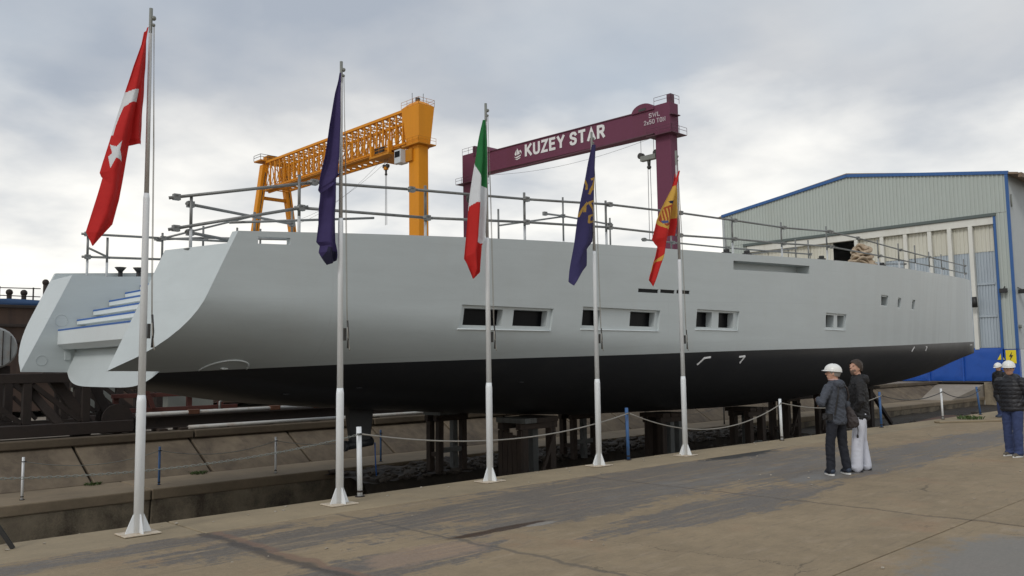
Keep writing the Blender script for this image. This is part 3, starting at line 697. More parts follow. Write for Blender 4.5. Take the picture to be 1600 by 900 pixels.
# thruster arc at the quarter, draught marks, skin fittings
p = MB(); pts = []; n = 26
for k in range(n+1):
    a = math.pi*k/n; x = 6.42 - .36*math.cos(a); z = 1.71 + .155*math.sin(a) + .02*(x-6.05)
    pts.append((x, YC-halfb(x, z)-.008, z))
p.tube(pts, .016, 6); p.build('thruster_arc', M['hull_w'], yacht)
p = MB(); p.ball((6.42, YC-halfb(6.42, 1.74)-.0, 1.74), .06, 10, 6, (1.2, .5, .4)); p.build('anode', M['hull_w'], yacht)
def mark(strokes, name='draught_mark'):
    mb = MB()
    for (xa, za), (xb, zb_) in strokes:
        P = [(x, YC-halfb(x, z)-.006, z) for x, z in ((xa, za), (xb, zb_))]; mb.obox(P[0], P[1], .05, .008, (0, 1, 0))
    mb.build(name, M['letter'], yacht)
mark([((18.53, 1.66), (18.73, 1.83)), ((18.73, 1.83), (19.0, 1.85))])
mark([((20.36, 1.85), (20.66, 1.87)), ((20.66, 1.87), (20.5, 1.68))])
mark([((35.2, 2.02), (35.55, 2.2))]); mark([((37.6, 2.05), (37.8, 2.22)), ((37.55, 2.22), (37.8, 2.22))])
mark([((50.3, 2.42), (51.2, 2.44))])
for x, z in ((9.2, 1.33), (12.9, 1.35), (7.9, 1.25)):
    p = MB(); p.ball((x, YC-halfb(x, z), z), .05, 8, 6, (1.6, .6, .35)); p.build('skin_fitting', M['antifoul'], yacht)
# rudder stub with its bearing tube and a blue line
s = MB(); s.hexa([(10.68, 16.33, 0.0), (11.18, 16.33, .02), (11.18, 16.47, .02), (10.68, 16.47, 0.0)], [(10.55, 16.3, .95), (11.28, 16.3, .95), (11.28, 16.5, .95), (10.55, 16.5, .95)])
rud = s.build('rudder', M['antifoul'], yacht, .03)
s = MB(); s.tube([(10.55, 16.4, -.03), (11.26, 16.4, .03)], .10, 14); s.tube([(10.5, 16.4, -.034), (10.58, 16.4, -.03)], .12, 14); s.build('bearing_tube', M['antifoul'], rud)
s = MB(); s.tube([(11.28, 16.3, .0), (11.29, 16.3, -.3), (11.32, 16.3, -.75)], .014, 6); s.build('blue_line', M['tape'], rud)

# ================================================================ FLAGPOLES AND FLAGS
FLAGS = {
 'TR': dict(layers=[
   dict(l=[(-0.008, 5.539), (-0.142, 5.064), (-0.211, 4.775), (-0.327, 4.292), (-0.398, 3.998), (-0.437, 3.843), (-0.412, 3.785), (-0.485, 3.493), (-0.561, 3.195), (-0.515, 3.045)],
        r=[(-0.002, 5.541), (-0.036, 5.155), (-0.074, 4.789), (-0.084, 4.593), (-0.15, 4.181), (-0.189, 3.905), (-0.24, 3.569), (-0.3, 3.298), (-0.404, 3.165), (-0.512, 3.04)], d=0),
   dict(l=[(-0.016, 5.504), (-0.081, 5.079), (-0.134, 4.743), (-0.157, 4.45), (-0.197, 4.252), (-0.175, 4.183)],
        r=[(0.008, 5.527), (0.015, 5.102), (0.009, 4.807), (0.004, 4.513), (-0.003, 4.286), (-0.008, 4.228)], d=0.07),
  ], cols=[
   ('white', [(-0.253, 4.68), (-0.219, 4.757), (-0.075, 4.83), (-0.078, 4.688), (-0.162, 4.654), (-0.227, 4.59), (-0.258, 4.494), (-0.293, 4.377), (-0.32, 4.268), (-0.346, 4.257), (-0.293, 4.472)]),
   ('white', [(-0.259, 4.203), (-0.28, 4.102), (-0.244, 3.982), (-0.316, 4.005), (-0.363, 3.886), (-0.366, 4.025), (-0.338, 4.061), (-0.347, 4.163), (-0.305, 4.132)]),
  ]),
 'EU': dict(layers=[
   dict(l=[(-0.042, 5.59), (-0.109, 5.314), (-0.193, 4.876), (-0.257, 4.44), (-0.312, 4.129), (-0.311, 4.004), (-0.264, 3.96)],
        r=[(-0.022, 5.594), (-0.016, 5.317), (-0.009, 4.885), (-0.007, 4.48), (-0.006, 4.283), (-0.006, 4.266), (-0.006, 4.249)], d=-0.05),
   dict(l=[(-0.2, 4.322), (-0.246, 4.08), (-0.273, 3.95), (-0.281, 3.782), (-0.271, 3.575), (-0.288, 3.341), (-0.231, 3.296), (-0.24, 3.212), (-0.183, 3.109), (-0.144, 3.053)],
        r=[(-0.007, 4.352), (-0.005, 4.113), (-0.005, 3.985), (-0.004, 3.815), (-0.003, 3.603), (-0.002, 3.366), (-0.002, 3.316), (-0.006, 3.231), (-0.016, 3.155), (-0.03, 3.112)], d=0.03),
  ], cols=[
   ('dark', [(-0.165, 3.285), (-0.011, 3.231), (-0.03, 3.095), (-0.144, 3.037), (-0.202, 3.149)]),  # shade inside the bottom fold, painted as darker cloth
  ]),
 'IT': dict(layers=[
   dict(l=[(-0.053, 5.498), (-0.129, 5.143), (-0.195, 4.777), (-0.281, 4.237), (-0.347, 3.742), (-0.415, 3.322), (-0.362, 3.216), (-0.292, 3.029)],
        r=[(-0.001, 5.508), (0.013, 5.168), (0.012, 4.809), (0.006, 4.422), (-0.049, 3.624), (-0.106, 3.549), (-0.149, 3.134), (-0.283, 3.026)], d=0),
  ], cols=[
   ('green', [(-0.077, 5.511), (-0.19, 4.795), (-0.124, 4.504), (0.011, 4.416), (0.066, 5.539)]),
   ('red', [(-0.287, 4.124), (-0.217, 4.192), (-0.143, 4.198), (-0.14, 4.043), (-0.174, 3.637), (-0.124, 3.571), (-0.059, 3.577), (-0.114, 2.998), (-0.477, 2.977), (-0.473, 3.386)]),
  ]),
 'GO': dict(layers=[
   dict(l=[(0.008, 5.554), (-0.102, 5.222), (-0.214, 4.813), (-0.352, 4.246), (-0.462, 3.788), (-0.569, 3.337), (-0.613, 3.114), (-0.56, 3.045)],
        r=[(0.098, 5.569), (0.086, 5.218), (0.07, 4.786), (0.048, 4.16), (0.008, 3.846), (-0.144, 3.703), (-0.159, 3.413), (-0.55, 3.043)], d=0),
  ], cols=[
   ('gold', [(0.021, 4.996), (-0.04, 4.832), (0.01, 4.831), (0.071, 4.995)]),
   ('gold', [(-0.031, 4.852), (-0.135, 4.658), (-0.087, 4.653), (0.017, 4.847)]),
   ('gold', [(0.045, 4.983), (-0.065, 4.938), (-0.046, 4.909), (0.063, 4.954)]),
   ('gold', [(0.042, 4.794), (-0.098, 4.751), (-0.086, 4.72), (0.054, 4.763)]),
   ('gold', [(0.019, 4.585), (-0.144, 4.515), (-0.123, 4.487), (0.04, 4.556)]),
   ('gold', [(-0.15, 4.502), (0.001, 4.303), (0.048, 4.323), (-0.104, 4.523)]),
   ('gold', [(0.024, 4.339), (-0.149, 4.282), (-0.134, 4.251), (0.039, 4.309)]),
   ('gold', [(-0.153, 4.278), (-0.18, 4.145), (-0.13, 4.147), (-0.103, 4.28)]),
   ('gold', [(-0.154, 4.136), (0.035, 4.193), (0.021, 4.224), (-0.167, 4.167)]),
   ('gold', [(-0.23, 4.884), (-0.174, 4.797), (-0.127, 4.817), (-0.182, 4.903)]),
   ('gold', [(-0.18, 4.82), (-0.189, 4.727), (-0.138, 4.732), (-0.129, 4.826)]),
   ('gold', [(-0.171, 4.516), (-0.28, 4.384), (-0.237, 4.372), (-0.128, 4.504)]),
   ('gold', [(-0.27, 4.398), (-0.366, 4.243), (-0.32, 4.235), (-0.224, 4.391)]),
   ('gold', [(-0.226, 4.447), (-0.241, 4.332), (-0.191, 4.335), (-0.175, 4.451)]),
  ]),
 'ES': dict(layers=[
   dict(l=[(0.028, 5.381), (-0.166, 5.036), (-0.419, 4.689), (-0.665, 4.352), (-0.858, 3.972), (-0.715, 3.858), (-0.8, 3.638), (-0.907, 3.458), (-0.991, 3.234), (-0.904, 3.113)],
        r=[(0.06, 5.386), (-0.059, 5.05), (-0.13, 4.724), (-0.198, 4.434), (-0.289, 4.096), (-0.462, 3.849), (-0.548, 3.657), (-0.659, 3.451), (-0.822, 3.184), (-0.894, 3.111)], d=-0.02),
   dict(l=[(0.014, 5.331), (-0.097, 5.045), (-0.183, 4.718), (-0.251, 4.428), (-0.287, 4.237), (-0.304, 4.101)],
        r=[(0.08, 5.357), (0.075, 5.068), (0.063, 4.748), (0.053, 4.461), (0.043, 4.27), (0.036, 4.14)], d=0.06),
  ], cols=[
   ('yellow', [(-0.165, 5.058), (0.079, 5.126), (0.133, 5.134), (0.097, 4.478), (-0.197, 4.443), (-0.126, 4.788), (-0.36, 4.322), (-0.434, 4.185), (-0.718, 4.309), (-0.419, 4.689)]),
   ('red', [(0.028, 5.381), (0.07, 5.355), (0.046, 5.122), (-0.038, 5.053), (-0.132, 4.787), (-0.174, 4.782), (-0.111, 5.075)]),
   ('yellow', [(-0.224, 4.431), (-0.193, 4.434), (-0.516, 3.783), (-0.574, 3.637), (-0.754, 3.566), (-0.962, 3.341), (-0.933, 3.448), (-0.726, 3.613), (-0.579, 3.747), (-0.349, 4.23)]),
   ('maroon', [(-0.422, 4.62), (-0.252, 4.703), (-0.205, 4.605), (-0.308, 4.334), (-0.482, 4.254), (-0.609, 4.37)]),
   ('yellow', [(-0.497, 4.571), (-0.476, 4.577), (-0.511, 4.282), (-0.537, 4.279)]),
   ('yellow', [(-0.445, 4.59), (-0.424, 4.595), (-0.459, 4.306), (-0.485, 4.303)]),
   ('yellow', [(-0.392, 4.608), (-0.371, 4.614), (-0.406, 4.33), (-0.432, 4.327)]),
   ('yellow', [(-0.339, 4.627), (-0.318, 4.633), (-0.353, 4.354), (-0.379, 4.351)]),
   ('dark', [(-0.312, 4.749), (-0.206, 4.778), (-0.22, 4.707), (-0.304, 4.703)]),
   ('blue', [(-0.548, 4.358), (-0.425, 4.362), (-0.438, 4.314), (-0.531, 4.305)]),
  ]),
}
POLES = [(3.48, 9.40, 5.79), (5.98, 9.42, 5.80), (8.64, 9.50, 5.85), (11.15, 9.50, 5.84), (13.37, 9.28, 5.71)]
PLAB = ['tall white flagpole nearest the left, flying the red flag with white star', 'white flagpole flying the plain dark violet flag',
        'white flagpole flying the green, white and red flag', 'white flagpole flying the violet flag with gold letters', 'white flagpole flying the red and yellow flag']
def make_pole():
    t = thing('flagpole', PLAB[0], 'flagpole', (0, 0, 0), 'flagpoles along the quay')
    s = MB(); s.box(-.19, .19, -.15, .15, .004, .018); s.build('base_plate', M['rust_white'], t, .004)
    for a in range(4):
        c, n = math.cos(a*math.pi/2), math.sin(a*math.pi/2); s = MB()
        P = lambda r, z, o: (c*r - n*o, n*r + c*o, z)
        s.prism([P(.04, .018, -.005), P(.135, .018, -.005), P(.125, .05, -.005), P(.056, .21, -.005), P(.04, .21, -.005)], (-n*.012, c*.012, 0))
        s.build('gusset', M['white_metal'], t)
    s = MB(); s.tube([(0, 0, .018), (0, 0, 1.40), (0, 0, 1.47)], [.050, .049, .041], 16); s.build('lower_tube', M['white_metal'], t)
    s = MB(); s.tube([(0, 0, 1.47), (0, 0, 3.62), (0, 0, 3.68)], [.040, .034, .027], 14); s.build('middle_tube', M['white_metal'], t)
    s = MB(); s.tube([(0, 0, 3.68), (0, 0, 5.72)], [.026, .019], 12); s.build('upper_tube', M['alu'], t)
    s = MB(); s.tube([(.0, 0, 5.5), (.0, 0, 5.79)], .0205, 8); s.ball((.028, -.01, 5.68), .028, 8, 6); s.ball((.028, -.01, 5.60), .02, 8, 6); s.build('truck', M['steel_g'], t)
    s = MB(); s.obox((.048, -.035, 2.08), (.048, -.035, 2.24), .022, .03); s.tube([(.075, -.06, 1.98), (.085, -.06, 2.16), (.07, -.06, 2.34)], .012, 6); s.build('cleat', M['steel_d'], t)
    s = MB(); s.tube([(.075, -.06, 2.0), (.062, -.045, 2.6), (.05, -.03, 4.2), (.035, -.012, 5.6)], .0038, 5)
    s.tube([(.078, -.05, 2.1), (.068, -.055, 2.7), (.055, -.04, 4.2), (.03, -.012, 5.6)], .0038, 5); s.tube(sag((.07, -.06, 2.25), (.1, -.07, 1.95), .05, 6), .008, 5); s.build('halyard', M['rope'], t)
    return t
pole0 = make_pole()
for i, (x, y, h) in enumerate(POLES):
    p = pole0 if i == 0 else copy_tree(pole0)
    p.location = (x, y, 0); p['label'] = PLAB[i]; p.scale = (1, 1, h/5.79) if False else (1, 1, 1)
    p.rotation_euler.z = .3*i*0
def inside(p, poly):
    x, y = p; c = False; n = len(poly)
    for i in range(n):
        (x1, y1), (x2, y2) = poly[i], poly[i-1]
        if (y1 > y) != (y2 > y) and x < (x2-x1)*(y-y1)/(y2-y1)+x1: c = not c
    return c
def make_flag(key, idx, name, label, base, folds, names):
    px, py, _ = POLES[idx]; S = FLAGS[key]; mb = MB(); mats = [FM[base]]; mi = {}
    for ln, L in enumerate(S['layers']):
        l, r = L['l'], L['r']; nv = 330; nu = 62; seed = 10*idx + ln
        zt = .5*(l[0][1]+r[0][1])
        def pt(u, v):
            def at(tab):                                    # walk the edge polyline by arc index
                k = v*(len(tab)-1); i = min(int(k), len(tab)-2); f = k-i
                return tab[i][0]+(tab[i+1][0]-tab[i][0])*f, tab[i][1]+(tab[i+1][1]-tab[i][1])*f
            a, b = at(l), at(r); x = a[0]+(b[0]-a[0])*u; z = a[1]+(b[1]-a[1])*u
            wd = abs(b[0]-a[0]); ph = folds*(u*2*math.pi) + 1.3*math.sin(v*3+seed) + .8*v
            amp = min(.05, .26*wd)*(.45 if key == 'GO' else 1)*(.35+.65*min(1, v*2))
            y = amp*math.sin(ph) + .02*mnoise.noise(Vector((u*2.2, v*6, seed))) + L['d'] + .05*(abs(2*u-1)**3)*min(1, wd*3)
            return x, y, z
        vs = [pt(u/nu, v/nv) for v in range(nv+1) for u in range(nu+1)]; fs = []; 
        o = len(mb.v); mb.v += [(x-.045, y-.05, z) for x, y, z in vs]
        for v in range(nv):
            for u in range(nu):
                q = (v*(nu+1)+u, v*(nu+1)+u+1, (v+1)*(nu+1)+u+1, (v+1)*(nu+1)+u)
                c = (sum(vs[k][0] for k in q)/4, sum(vs[k][2] for k in q)/4); m = 0
                if not (key == 'TR' and ln == 1) and not (key == 'GO' and ln == 1):
                    for cname, poly in S['cols']:
                        if inside(c, poly):
                            if names.get(cname, cname) == base: m = 0
                            else:
                                if cname not in mi: mi[cname] = len(mats); mats.append(FM[names.get(cname, cname)])
                                m = mi[cname]
                mb.f.append(tuple(k+o for k in q)); mb.m.append(m); mb.sm.append(True)
    mb.v = [(x+px, y+py, z) for x, y, z in mb.v]
    me = mb.mesh('flag', mats, (px, py, 4)); f = link(name, me); f.location = (px, py, 4)
    md = f.modifiers.new('cloth', 'SOLIDIFY'); md.thickness = .003
    tag(f, label, 'flag', 'flags flown along the quay')
make_flag('TR', 0, 'flag', 'red flag with a white crescent and star hanging from the leftmost flagpole', 'red', 1.1, {})
make_flag('EU', 1, 'flag', 'plain dark violet flag hanging folded against the second flagpole', 'violet', 1.3, {'dark': 'dark'})
make_flag('IT', 2, 'flag', 'green, white and red flag hanging limp from the third flagpole', 'white', 1.6, {'red': 'crimson'})
make_flag('GO', 3, 'flag', 'violet flag with gold lettering hanging before the purple crane', 'indigo', 1.2, {})
make_flag('ES', 4, 'flag', 'red and yellow flag with a coat of arms on the rightmost flagpole', 'crimson', 1.3, {'red': 'crimson'})

# ================================================================ CHAIN POSTS AND ROPES
def post(x, y, h, col, label, z=0, lean=(0, 0), r=.03, group='posts along the near quay edge'):
    t = thing('chain_post', label, 'post', (x, y, z), group)
    s = MB(); s.tube([(x, y, z), (x+lean[0], y+lean[1], z+h)], r, 10); s.build('tube', M[col], t)
    s = MB(); s.tube([(x, y, z+.0), (x, y, z+.012)], r*1.9, 10); s.tube([(x, y, z+.06), (x, y, z+.085)], r*1.15, 10); s.build('foot', M['rust_d'], t)
    s = MB(); a = Vector((x+lean[0]*.9, y+lean[1]*.9, z+h*.9)); s.tube([a+Vector((-.05, -.03, 0)), a+Vector((-.0, -.055, .0)), a+Vector((.05, -.03, 0))], .011, 6); s.build('eye', M['steel_d'], t)
NP = [(0.9, 9.86, .93, 'white_metal', 'white chain post at the quay edge left of the first flagpole'),
      (6.52, 9.77, .93, 'white_metal', 'thick white chain post just right of the second flagpole'),
      (12.15, 9.66, .93, 'blue_post', 'blue chain post between the fourth and fifth flagpoles'),
      (17.20, 9.41, .90, 'white_metal', 'white chain post at the quay edge left of the two men'),
      (21.85, 9.18, .90, 'blue_post', 'blue chain post behind the man in white trousers'),
      (25.72, 9.05, .87, 'white_metal', 'white chain post at the corner of the kerb stub'),
      (28.32, 8.87, .85, 'blue_post', 'leaning blue chain post beside the man at the back')]
for i, (x, y, h, c, l) in enumerate(NP):
    post(x, y, h, c, l, lean=(-.02, 0) if i < 6 else (-.06, .05), r=.036 if i in (0, 1) else .03)
FP = [(5.25, 20.9, .92, 'white_metal', 'white chain post on the far ledge, leftmost'), (8.2, 20.9, .92, 'blue_post', 'blue chain post on the far ledge beside the first flagpole'),
      (11.2, 20.75, .95, 'white_metal', 'thin white chain post on the far ledge left of the second flagpole'), (14.6, 20.8, .92, 'blue_post', 'chain post on the far ledge seen by the rudder'),
      (27.3, 20.8, .95, 'steel_d', 'dark chain post on the far ledge left of the fifth flagpole'), (33.0, 20.8, .95, 'steel_d', 'dark chain post on the far ledge right of the fifth flagpole')]
for x, y, h, c, l in FP: post(x, y, h, c, l, z=-1.05, r=.028, group='posts along the far ledge')
def rope(p, q, s, label, mat='rope', r=.0105, links=False, group='ropes between the near posts'):
    mb = MB(); pts = sag(p, q, s, 24)
    if links:
        L = sum((b-a).length for a, b in zip(pts[:-1], pts[1:])); n = int(L/.042)
        pts = sag(p, q, s, n)
        for k, (a, b) in enumerate(zip(pts[:-1], pts[1:])):
            d = (b-a).normalized(); up = Vector((0, 0, 1)) if k % 2 else Vector((0, 1, 0)); up = (up-d*up.dot(d)).normalized()*.0105
            a2, b2 = a-d*.008, b+d*.008
            mb.tube([a2-up*.4, a2*.75+b2*.25-up, a2*.25+b2*.75-up, b2-up*.4, b2+up*.4, a2*.25+b2*.75+up, a2*.75+b2*.25+up, a2+up*.4, a2-up*.4], .0042, 5)
    else: mb.tube(pts, r, 7)
    o = mb.build('chain' if links else 'rope', M[mat]); tag(o, label, 'chain' if links else 'rope', group)
tops = [Vector((x-.02, y-.05, h*.9)) for x, y, h, c, l in NP]
rope((-4.6, 9.95, .83), tops[0], .2, 'rope running out of frame at the far left', 'rope')
rope(tops[0], tops[1], .22, 'pale chain sagging behind the first two flagpoles', 'steel_g', links=True)
rope(tops[1], tops[2], .26, 'pale rope sagging between the thick white post and the blue post', 'rope')
rope(tops[2], tops[3], .42, 'pale rope sagging behind the fifth flagpole', 'rope')
rope(tops[3], tops[4], .2, 'pale rope running behind the two men', 'rope')
rope(tops[4], tops[5], .17, 'black cable sagging between the blue post and the corner post', 'lamp', .012)
rope(tops[5], tops[6], .2, 'black cable sagging to the leaning blue post', 'lamp', .012)
for (a, b, wh) in zip(FP[:3], FP[1:4], ('left of the first flagpole', 'between the first two flagpoles', 'behind the second flagpole')):
    rope((a[0], a[1]-.03, -1.05+a[2]*.9), (b[0], b[1]-.03, -1.05+b[2]*.9), .2, 'thin chain hanging between far ledge posts ' + wh, 'steel_g', .008, group='chains on the far ledge')
rope((FP[4][0], 20.77, -.2), (FP[5][0], 20.77, -.2), .3, 'thin chain between the dark posts on the far ledge', 'steel_g', .008, group='chains on the far ledge')
s = MB(); s.obox((2.35, 9.6, .0), (2.0, 9.75, .62), .03, .04); o = s.build('steel_bar', M['lamp']); tag(o, 'black steel bar leaning at the quay edge in the bottom left corner', 'bar')

# ================================================================ SHORING STANDS UNDER THE HULL
def stand(label, x0, x1, y0, y1, z0, z1, nx=2, ny=2, w=.24, plank=False, brace=True, grey=()):
    t = thing('shoring_stand', label, 'stand', (x0, y0, z0), 'shoring stands under the yacht')
    k = 0; ztop = z1-.30
    for i in range(nx):
        for j in range(ny):
            x = x0+w/2+(x1-x0-w)*i/max(1, nx-1); y = y0+w/2+(y1-y0-w)*j/max(1, ny-1)
            s = MB(); s.obox((x, y, z0), (x+random.uniform(-.02, .02), y, ztop), w, w*random.uniform(.85, 1.0), (0, 1, 0))
            s.build('leg', M['timber_g' if k in grey else 'timber'], t, .012); k += 1
    for j in range(ny):
        y = y0+w/2+(y1-y0-w)*j/max(1, ny-1); s = MB(); s.box(x0-.06, x1+.06, y-w*.45, y+w*.45, ztop+.002, z1-.142); s.build('cap_beam', M['timber'], t, .012)
    n = max(2, int((x1-x0)/.32)); dx = (x1-x0+.1)/n
    for i in range(n):
        s = MB(); s.box(x0-.05+dx*i+.008, x0-.05+dx*(i+1)-.008, y0-.08+random.uniform(-.05, .05), y1+.08+random.uniform(-.05, .05), z1-.14, z1-.02+random.uniform(-.015, .015)); s.build('top_plank', M['timber_g' if random.random() < .3 else 'timber'], t, .008)
    zm = z0+(z1-z0)*.30
    s = MB(); s.box(x0+w+.002, x1-w-.002, y0+.02, y0+.14, zm, zm+.13); s.build('cross_beam', M['timber_g' if grey else 'timber'], t, .008)
    if ny > 1:
        s = MB(); s.box(x0+.03, x0+.13, y0+w+.002, y1-w-.002, zm-.1, zm+.02); s.build('side_beam', M['timber'], t, .008)
    if brace:
        s = MB(); s.obox((x0+.1, y0-.055, z0+.25), (x1-.1, y0-.055, ztop-.1), .09, .05, (0, 1, 0)); s.build('brace', M['timber'], t)
    if plank:
        n = 5; dy = (y1-y0)/n
        for i in range(n):
            s = MB(); s.box(x0-.045, x0-.004, y0+dy*i+.008, y0+dy*(i+1)-.008, z0+random.uniform(.05, .4), ztop-random.uniform(.0, .15)); s.build('side_plank', M['timber'], t)
hz = lambda x, y: YZ(x, y)
def YZ(x, y):                              # underside of the hull at x, y
    off = abs(y-YC); lo, hi = zc(x), 2.9
    for _ in range(30):
        m = (lo+hi)/2
        if halfb(x, m) < off: lo = m
        else: hi = m
    return lo
def under(x0, x1, y0, y1): return min(YZ(x, y) for x in (x0, x1) for y in (y0, y1)) if not (y0 < YC < y1) else min(zc(x0), zc(x1))
STANDS = [('four-legged dark timber stand just right of the rudder', 14.4, 15.4, 17.85, 18.4, -1.1, 2, 2, .17, False, False, (3,)),
          ('boarded dark timber stand between the third and fourth flagpoles', 14.65, 15.85, 14.9, 15.75, -2.2, 2, 2, .2, True, True, (3,)),
          ('row of dark timber posts deep under the hull left of the fourth flagpole', 19.5, 20.6, 17.6, 18.2, -1.2, 3, 2, .17, False, False, (2,)),
          ('dark stand with grey timbers behind the fifth flagpole', 20.9, 21.95, 15.3, 16.0, -1.9, 3, 2, .2, False, False, (2, 4)),
          ('dark timber stand with a grey cross beam left of the two men', 25.2, 26.2, 14.9, 15.7, -1.6, 2, 2, .22, False, False, (3,)),
          ('dark timber stand behind the white post left of the two men', 31.5, 32.5, 16.9, 17.8, -1.5, 2, 2, .24, False, True, ()),
          ('narrow dark stand half hidden behind the man in slate jacket', 33.3, 34.0, 16.5, 17.2, -1.4, 2, 1, .22, False, True, ())]
for lab, x0, x1, y0, y1, z0, nx, ny, w_, pl, br, gy in STANDS:
    stand(lab, x0, x1, y0, y1, z0, under(x0, x1, y0, y1)-.004, nx, ny, w_, pl, br, gy)
t = thing('bow_prop', 'dark steel prop with a slanting strut under the bow behind the man in white trousers', 'prop', (38.0, 16.4, -1.3))
zt = zc(38)-.01
s = MB(); s.box(37.6, 37.9, 16.2, 16.6, -1.3, zt-.12); s.build('column', M['rust_d'], t, .01)
s = MB(); s.box(37.2, 38.4, 16.1, 16.7, zt-.118, zt-.02); s.build('head_plate', M['rust_d'], t, .01)
s = MB(); s.obox((39.9, 16.3, -1.25), (38.0, 16.4, zt-.2), .14, .14); s.build('strut', M['rust_d'], t)
# timbers lying on the slip floor
TB = [((15.5, 13.2, -2.1), (18.2, 13.6, -2.02), .26, 'timber_g', 'grey timber baulk lying on the slip floor behind the third flagpole'), ((12.8, 16.6, -2.15), (16.2, 17.4, -1.95), .22, 'timber', 'dark baulk lying on the slip floor right of the rudder'),
      ((18.2, 12.6, -1.75), (20.6, 12.9, -1.65), .24, 'timber_g', 'grey timber baulk on the slip floor behind the blue post'), ((21.5, 13.4, -1.45), (24.6, 13.1, -1.38), .1, 'timber_g', 'thin pale batten on the slip floor right of the fifth flagpole'),
      ((19.0, 15.2, -1.8), (22.6, 17.0, -1.6), .22, 'timber', 'dark baulk crossing the slip floor under the keel')]
for p, q, r, m_, l in TB:
    s = MB(); s.obox(p, q, r, r, (0, 0, 1)); o = s.build('timber_baulk', M[m_], None, .015); tag(o, l, 'timber')
s = MB(); s.obox((33.5, 20.0, -.05), (44, 20.2, -.05), .2, .22, (0, 0, 1)); o = s.build('steel_beam', M['rust_d']); tag(o, 'long black steel beam lying beyond the two men under the bow', 'beam')
s = MB(); s.tube([(33.0, 21.4, .05), (42, 21.6, .08)], .09, 10); o = s.build('pipe', M['pipe']); tag(o, 'pale pipe lying above the black beam under the bow', 'pipe')

# ================================================================ SCAFFOLD RAILS ON DECK
SR = .027
def dkz(x, y): return zs(x)-.2
def coupler(mb, p, d=.055):
    p = Vector(p); mb.box(p.x-d, p.x+d, p.y-d*.8, p.y+d*.8, p.z-d*.9, p.z+d*.9)
    mb.tube([p+Vector((-.02, -.1, .02)), p+Vector((.06, .1, .02))], .012, 5)
def rail_run(label, posts, rails, name='guard_rail', lift=0.0, foot=True, braces=()):
    t = thing(name, label, 'scaffold rail', posts[0][:2] + (dkz(posts[0][0], 0),), 'scaffold rails round the deck')
    for x, y, z in posts:
        zb = dkz(x, y) + lift; mid = zb + (z-zb)*.42
        s = MB(); s.tube([(x, y, mid), (x, y, z)], SR, 8); p = s.build('post', M['scaf'], t)
        s = MB(); s.tube([(x, y, zb), (x, y, mid)], SR*1.02, 8); s.build('lower_tube', M['scaf_w'], p)
        if foot: s = MB(); s.box(x-.09, x+.09, y-.09, y+.09, zb, zb+.02); s.build('foot_plate', M['scaf'], p)
    for pts in rails:
        for a, b in zip(pts[:-1], pts[1:]):
            a, b = Vector(a), Vector(b); d = (b-a).normalized()*.12
            s = MB(); s.tube([a-d, b+d], SR, 8); s.build('rail', M['scaf'], t)
    s = MB()
    for pts in rails:
        for p in pts: coupler(s, p)
    s.build('couplers', M['scaf'], t)['kind'] = 'stuff'
    for a, b in braces:
        s = MB(); s.tube([a, b], SR*.9, 8); s.build('brace', M['scaf'], t)
NPZ = [(5.72, 13.5, 4.56), (7.27, 12.75, 5.02), (9.85, 12.57, 5.16), (12.42, 12.48, 5.35), (15.01, 12.41, 5.49), (20.33, 12.35, 5.70), (23.12, 12.39, 5.84), (26.32, 12.52, 6.07)]
def ry(p): return p[1]-.055
top = [(5.5, 13.56, 4.535), (7.5, 12.66, 4.91), (9.49, 12.52, 5.03), (12.43, 12.42, 5.2), (15.09, 12.35, 5.4), (17.84, 12.3, 5.51), (20.39, 12.29, 5.59), (23.19, 12.33, 5.68), (26.42, 12.46, 5.9)]
low = [(5.5, 13.56, 4.02), (7.27, 12.68, 4.44), (9.85, 12.51, 4.53), (12.42, 12.42, 4.71), (15.07, 12.35, 4.86), (17.8, 12.3, 4.93), (20.35, 12.29, 5.07), (23.15, 12.33, 5.2), (26.37, 12.46, 5.41)]
rail_run('scaffold guard rail along the near side of the deck, stern to midships', NPZ, [top, low])
N2 = [(31.13, 12.87, 6.11), (33.7, 13.14, 6.23), (36.19, 13.45, 6.41), (38.78, 13.83, 6.39), (41.67, 14.32, 6.56), (49.6, 15.9, 7.1)]
top2 = [(26.6, 12.48, 5.9), (29.06, 12.69, 5.96), (33.82, 13.09, 5.98), (38.6, 13.74, 6.13), (49.6, 15.84, 6.72)]
low2 = [(26.6, 12.48, 5.41), (31.19, 12.82, 5.51), (41.77, 14.28, 5.89), (49.6, 15.84, 6.3)]
rail_run('scaffold guard rail along the near side of the bow, before the hangar doors', N2, [top2, low2])
# far side of the deck
def YF(x): return YC + hbs(x) - .3
F1 = [(x, YF(x), zt) for x, zt in ((8.85, 5.42), (9.75, 5.74), (10.4, 5.98), (18.85, 6.86), (24.6, 7.1), (32.5, 7.55))]
F1 = [(x, y, min(z, zs(x)+1.15)) for x, y, z in F1]
ft = [(7.74, YF(7.7)-.06, 4.80), (8.88, YF(8.9)-.06, 4.95)] + [(x, YF(x)-.06, zs(x)+.95) for x in (13.5, 18.85, 24.6, 28.5, 32.5)]
fl2 = [(x, YF(x)-.06, zs(x)+.45) for x in (8.85, 13.5, 18.85, 24.6, 28.5, 32.5)]
rail_run('scaffold guard rail along the far side of the deck behind the flags', F1, [ft, fl2])
F2 = [(x, YF(x), zs(x)+1.1) for x in (36.0, 39.3, 42.5, 45.8)]
rail_run('scaffold guard rail along the far side of the bow', F2, [[(x, YF(x)-.06, zs(x)+.95) for x in (33, 36.0, 39.3, 42.5, 45.8)], [(x, YF(x)-.06, zs(x)+.45) for x in (33, 36.0, 39.3, 42.5, 45.8)]])
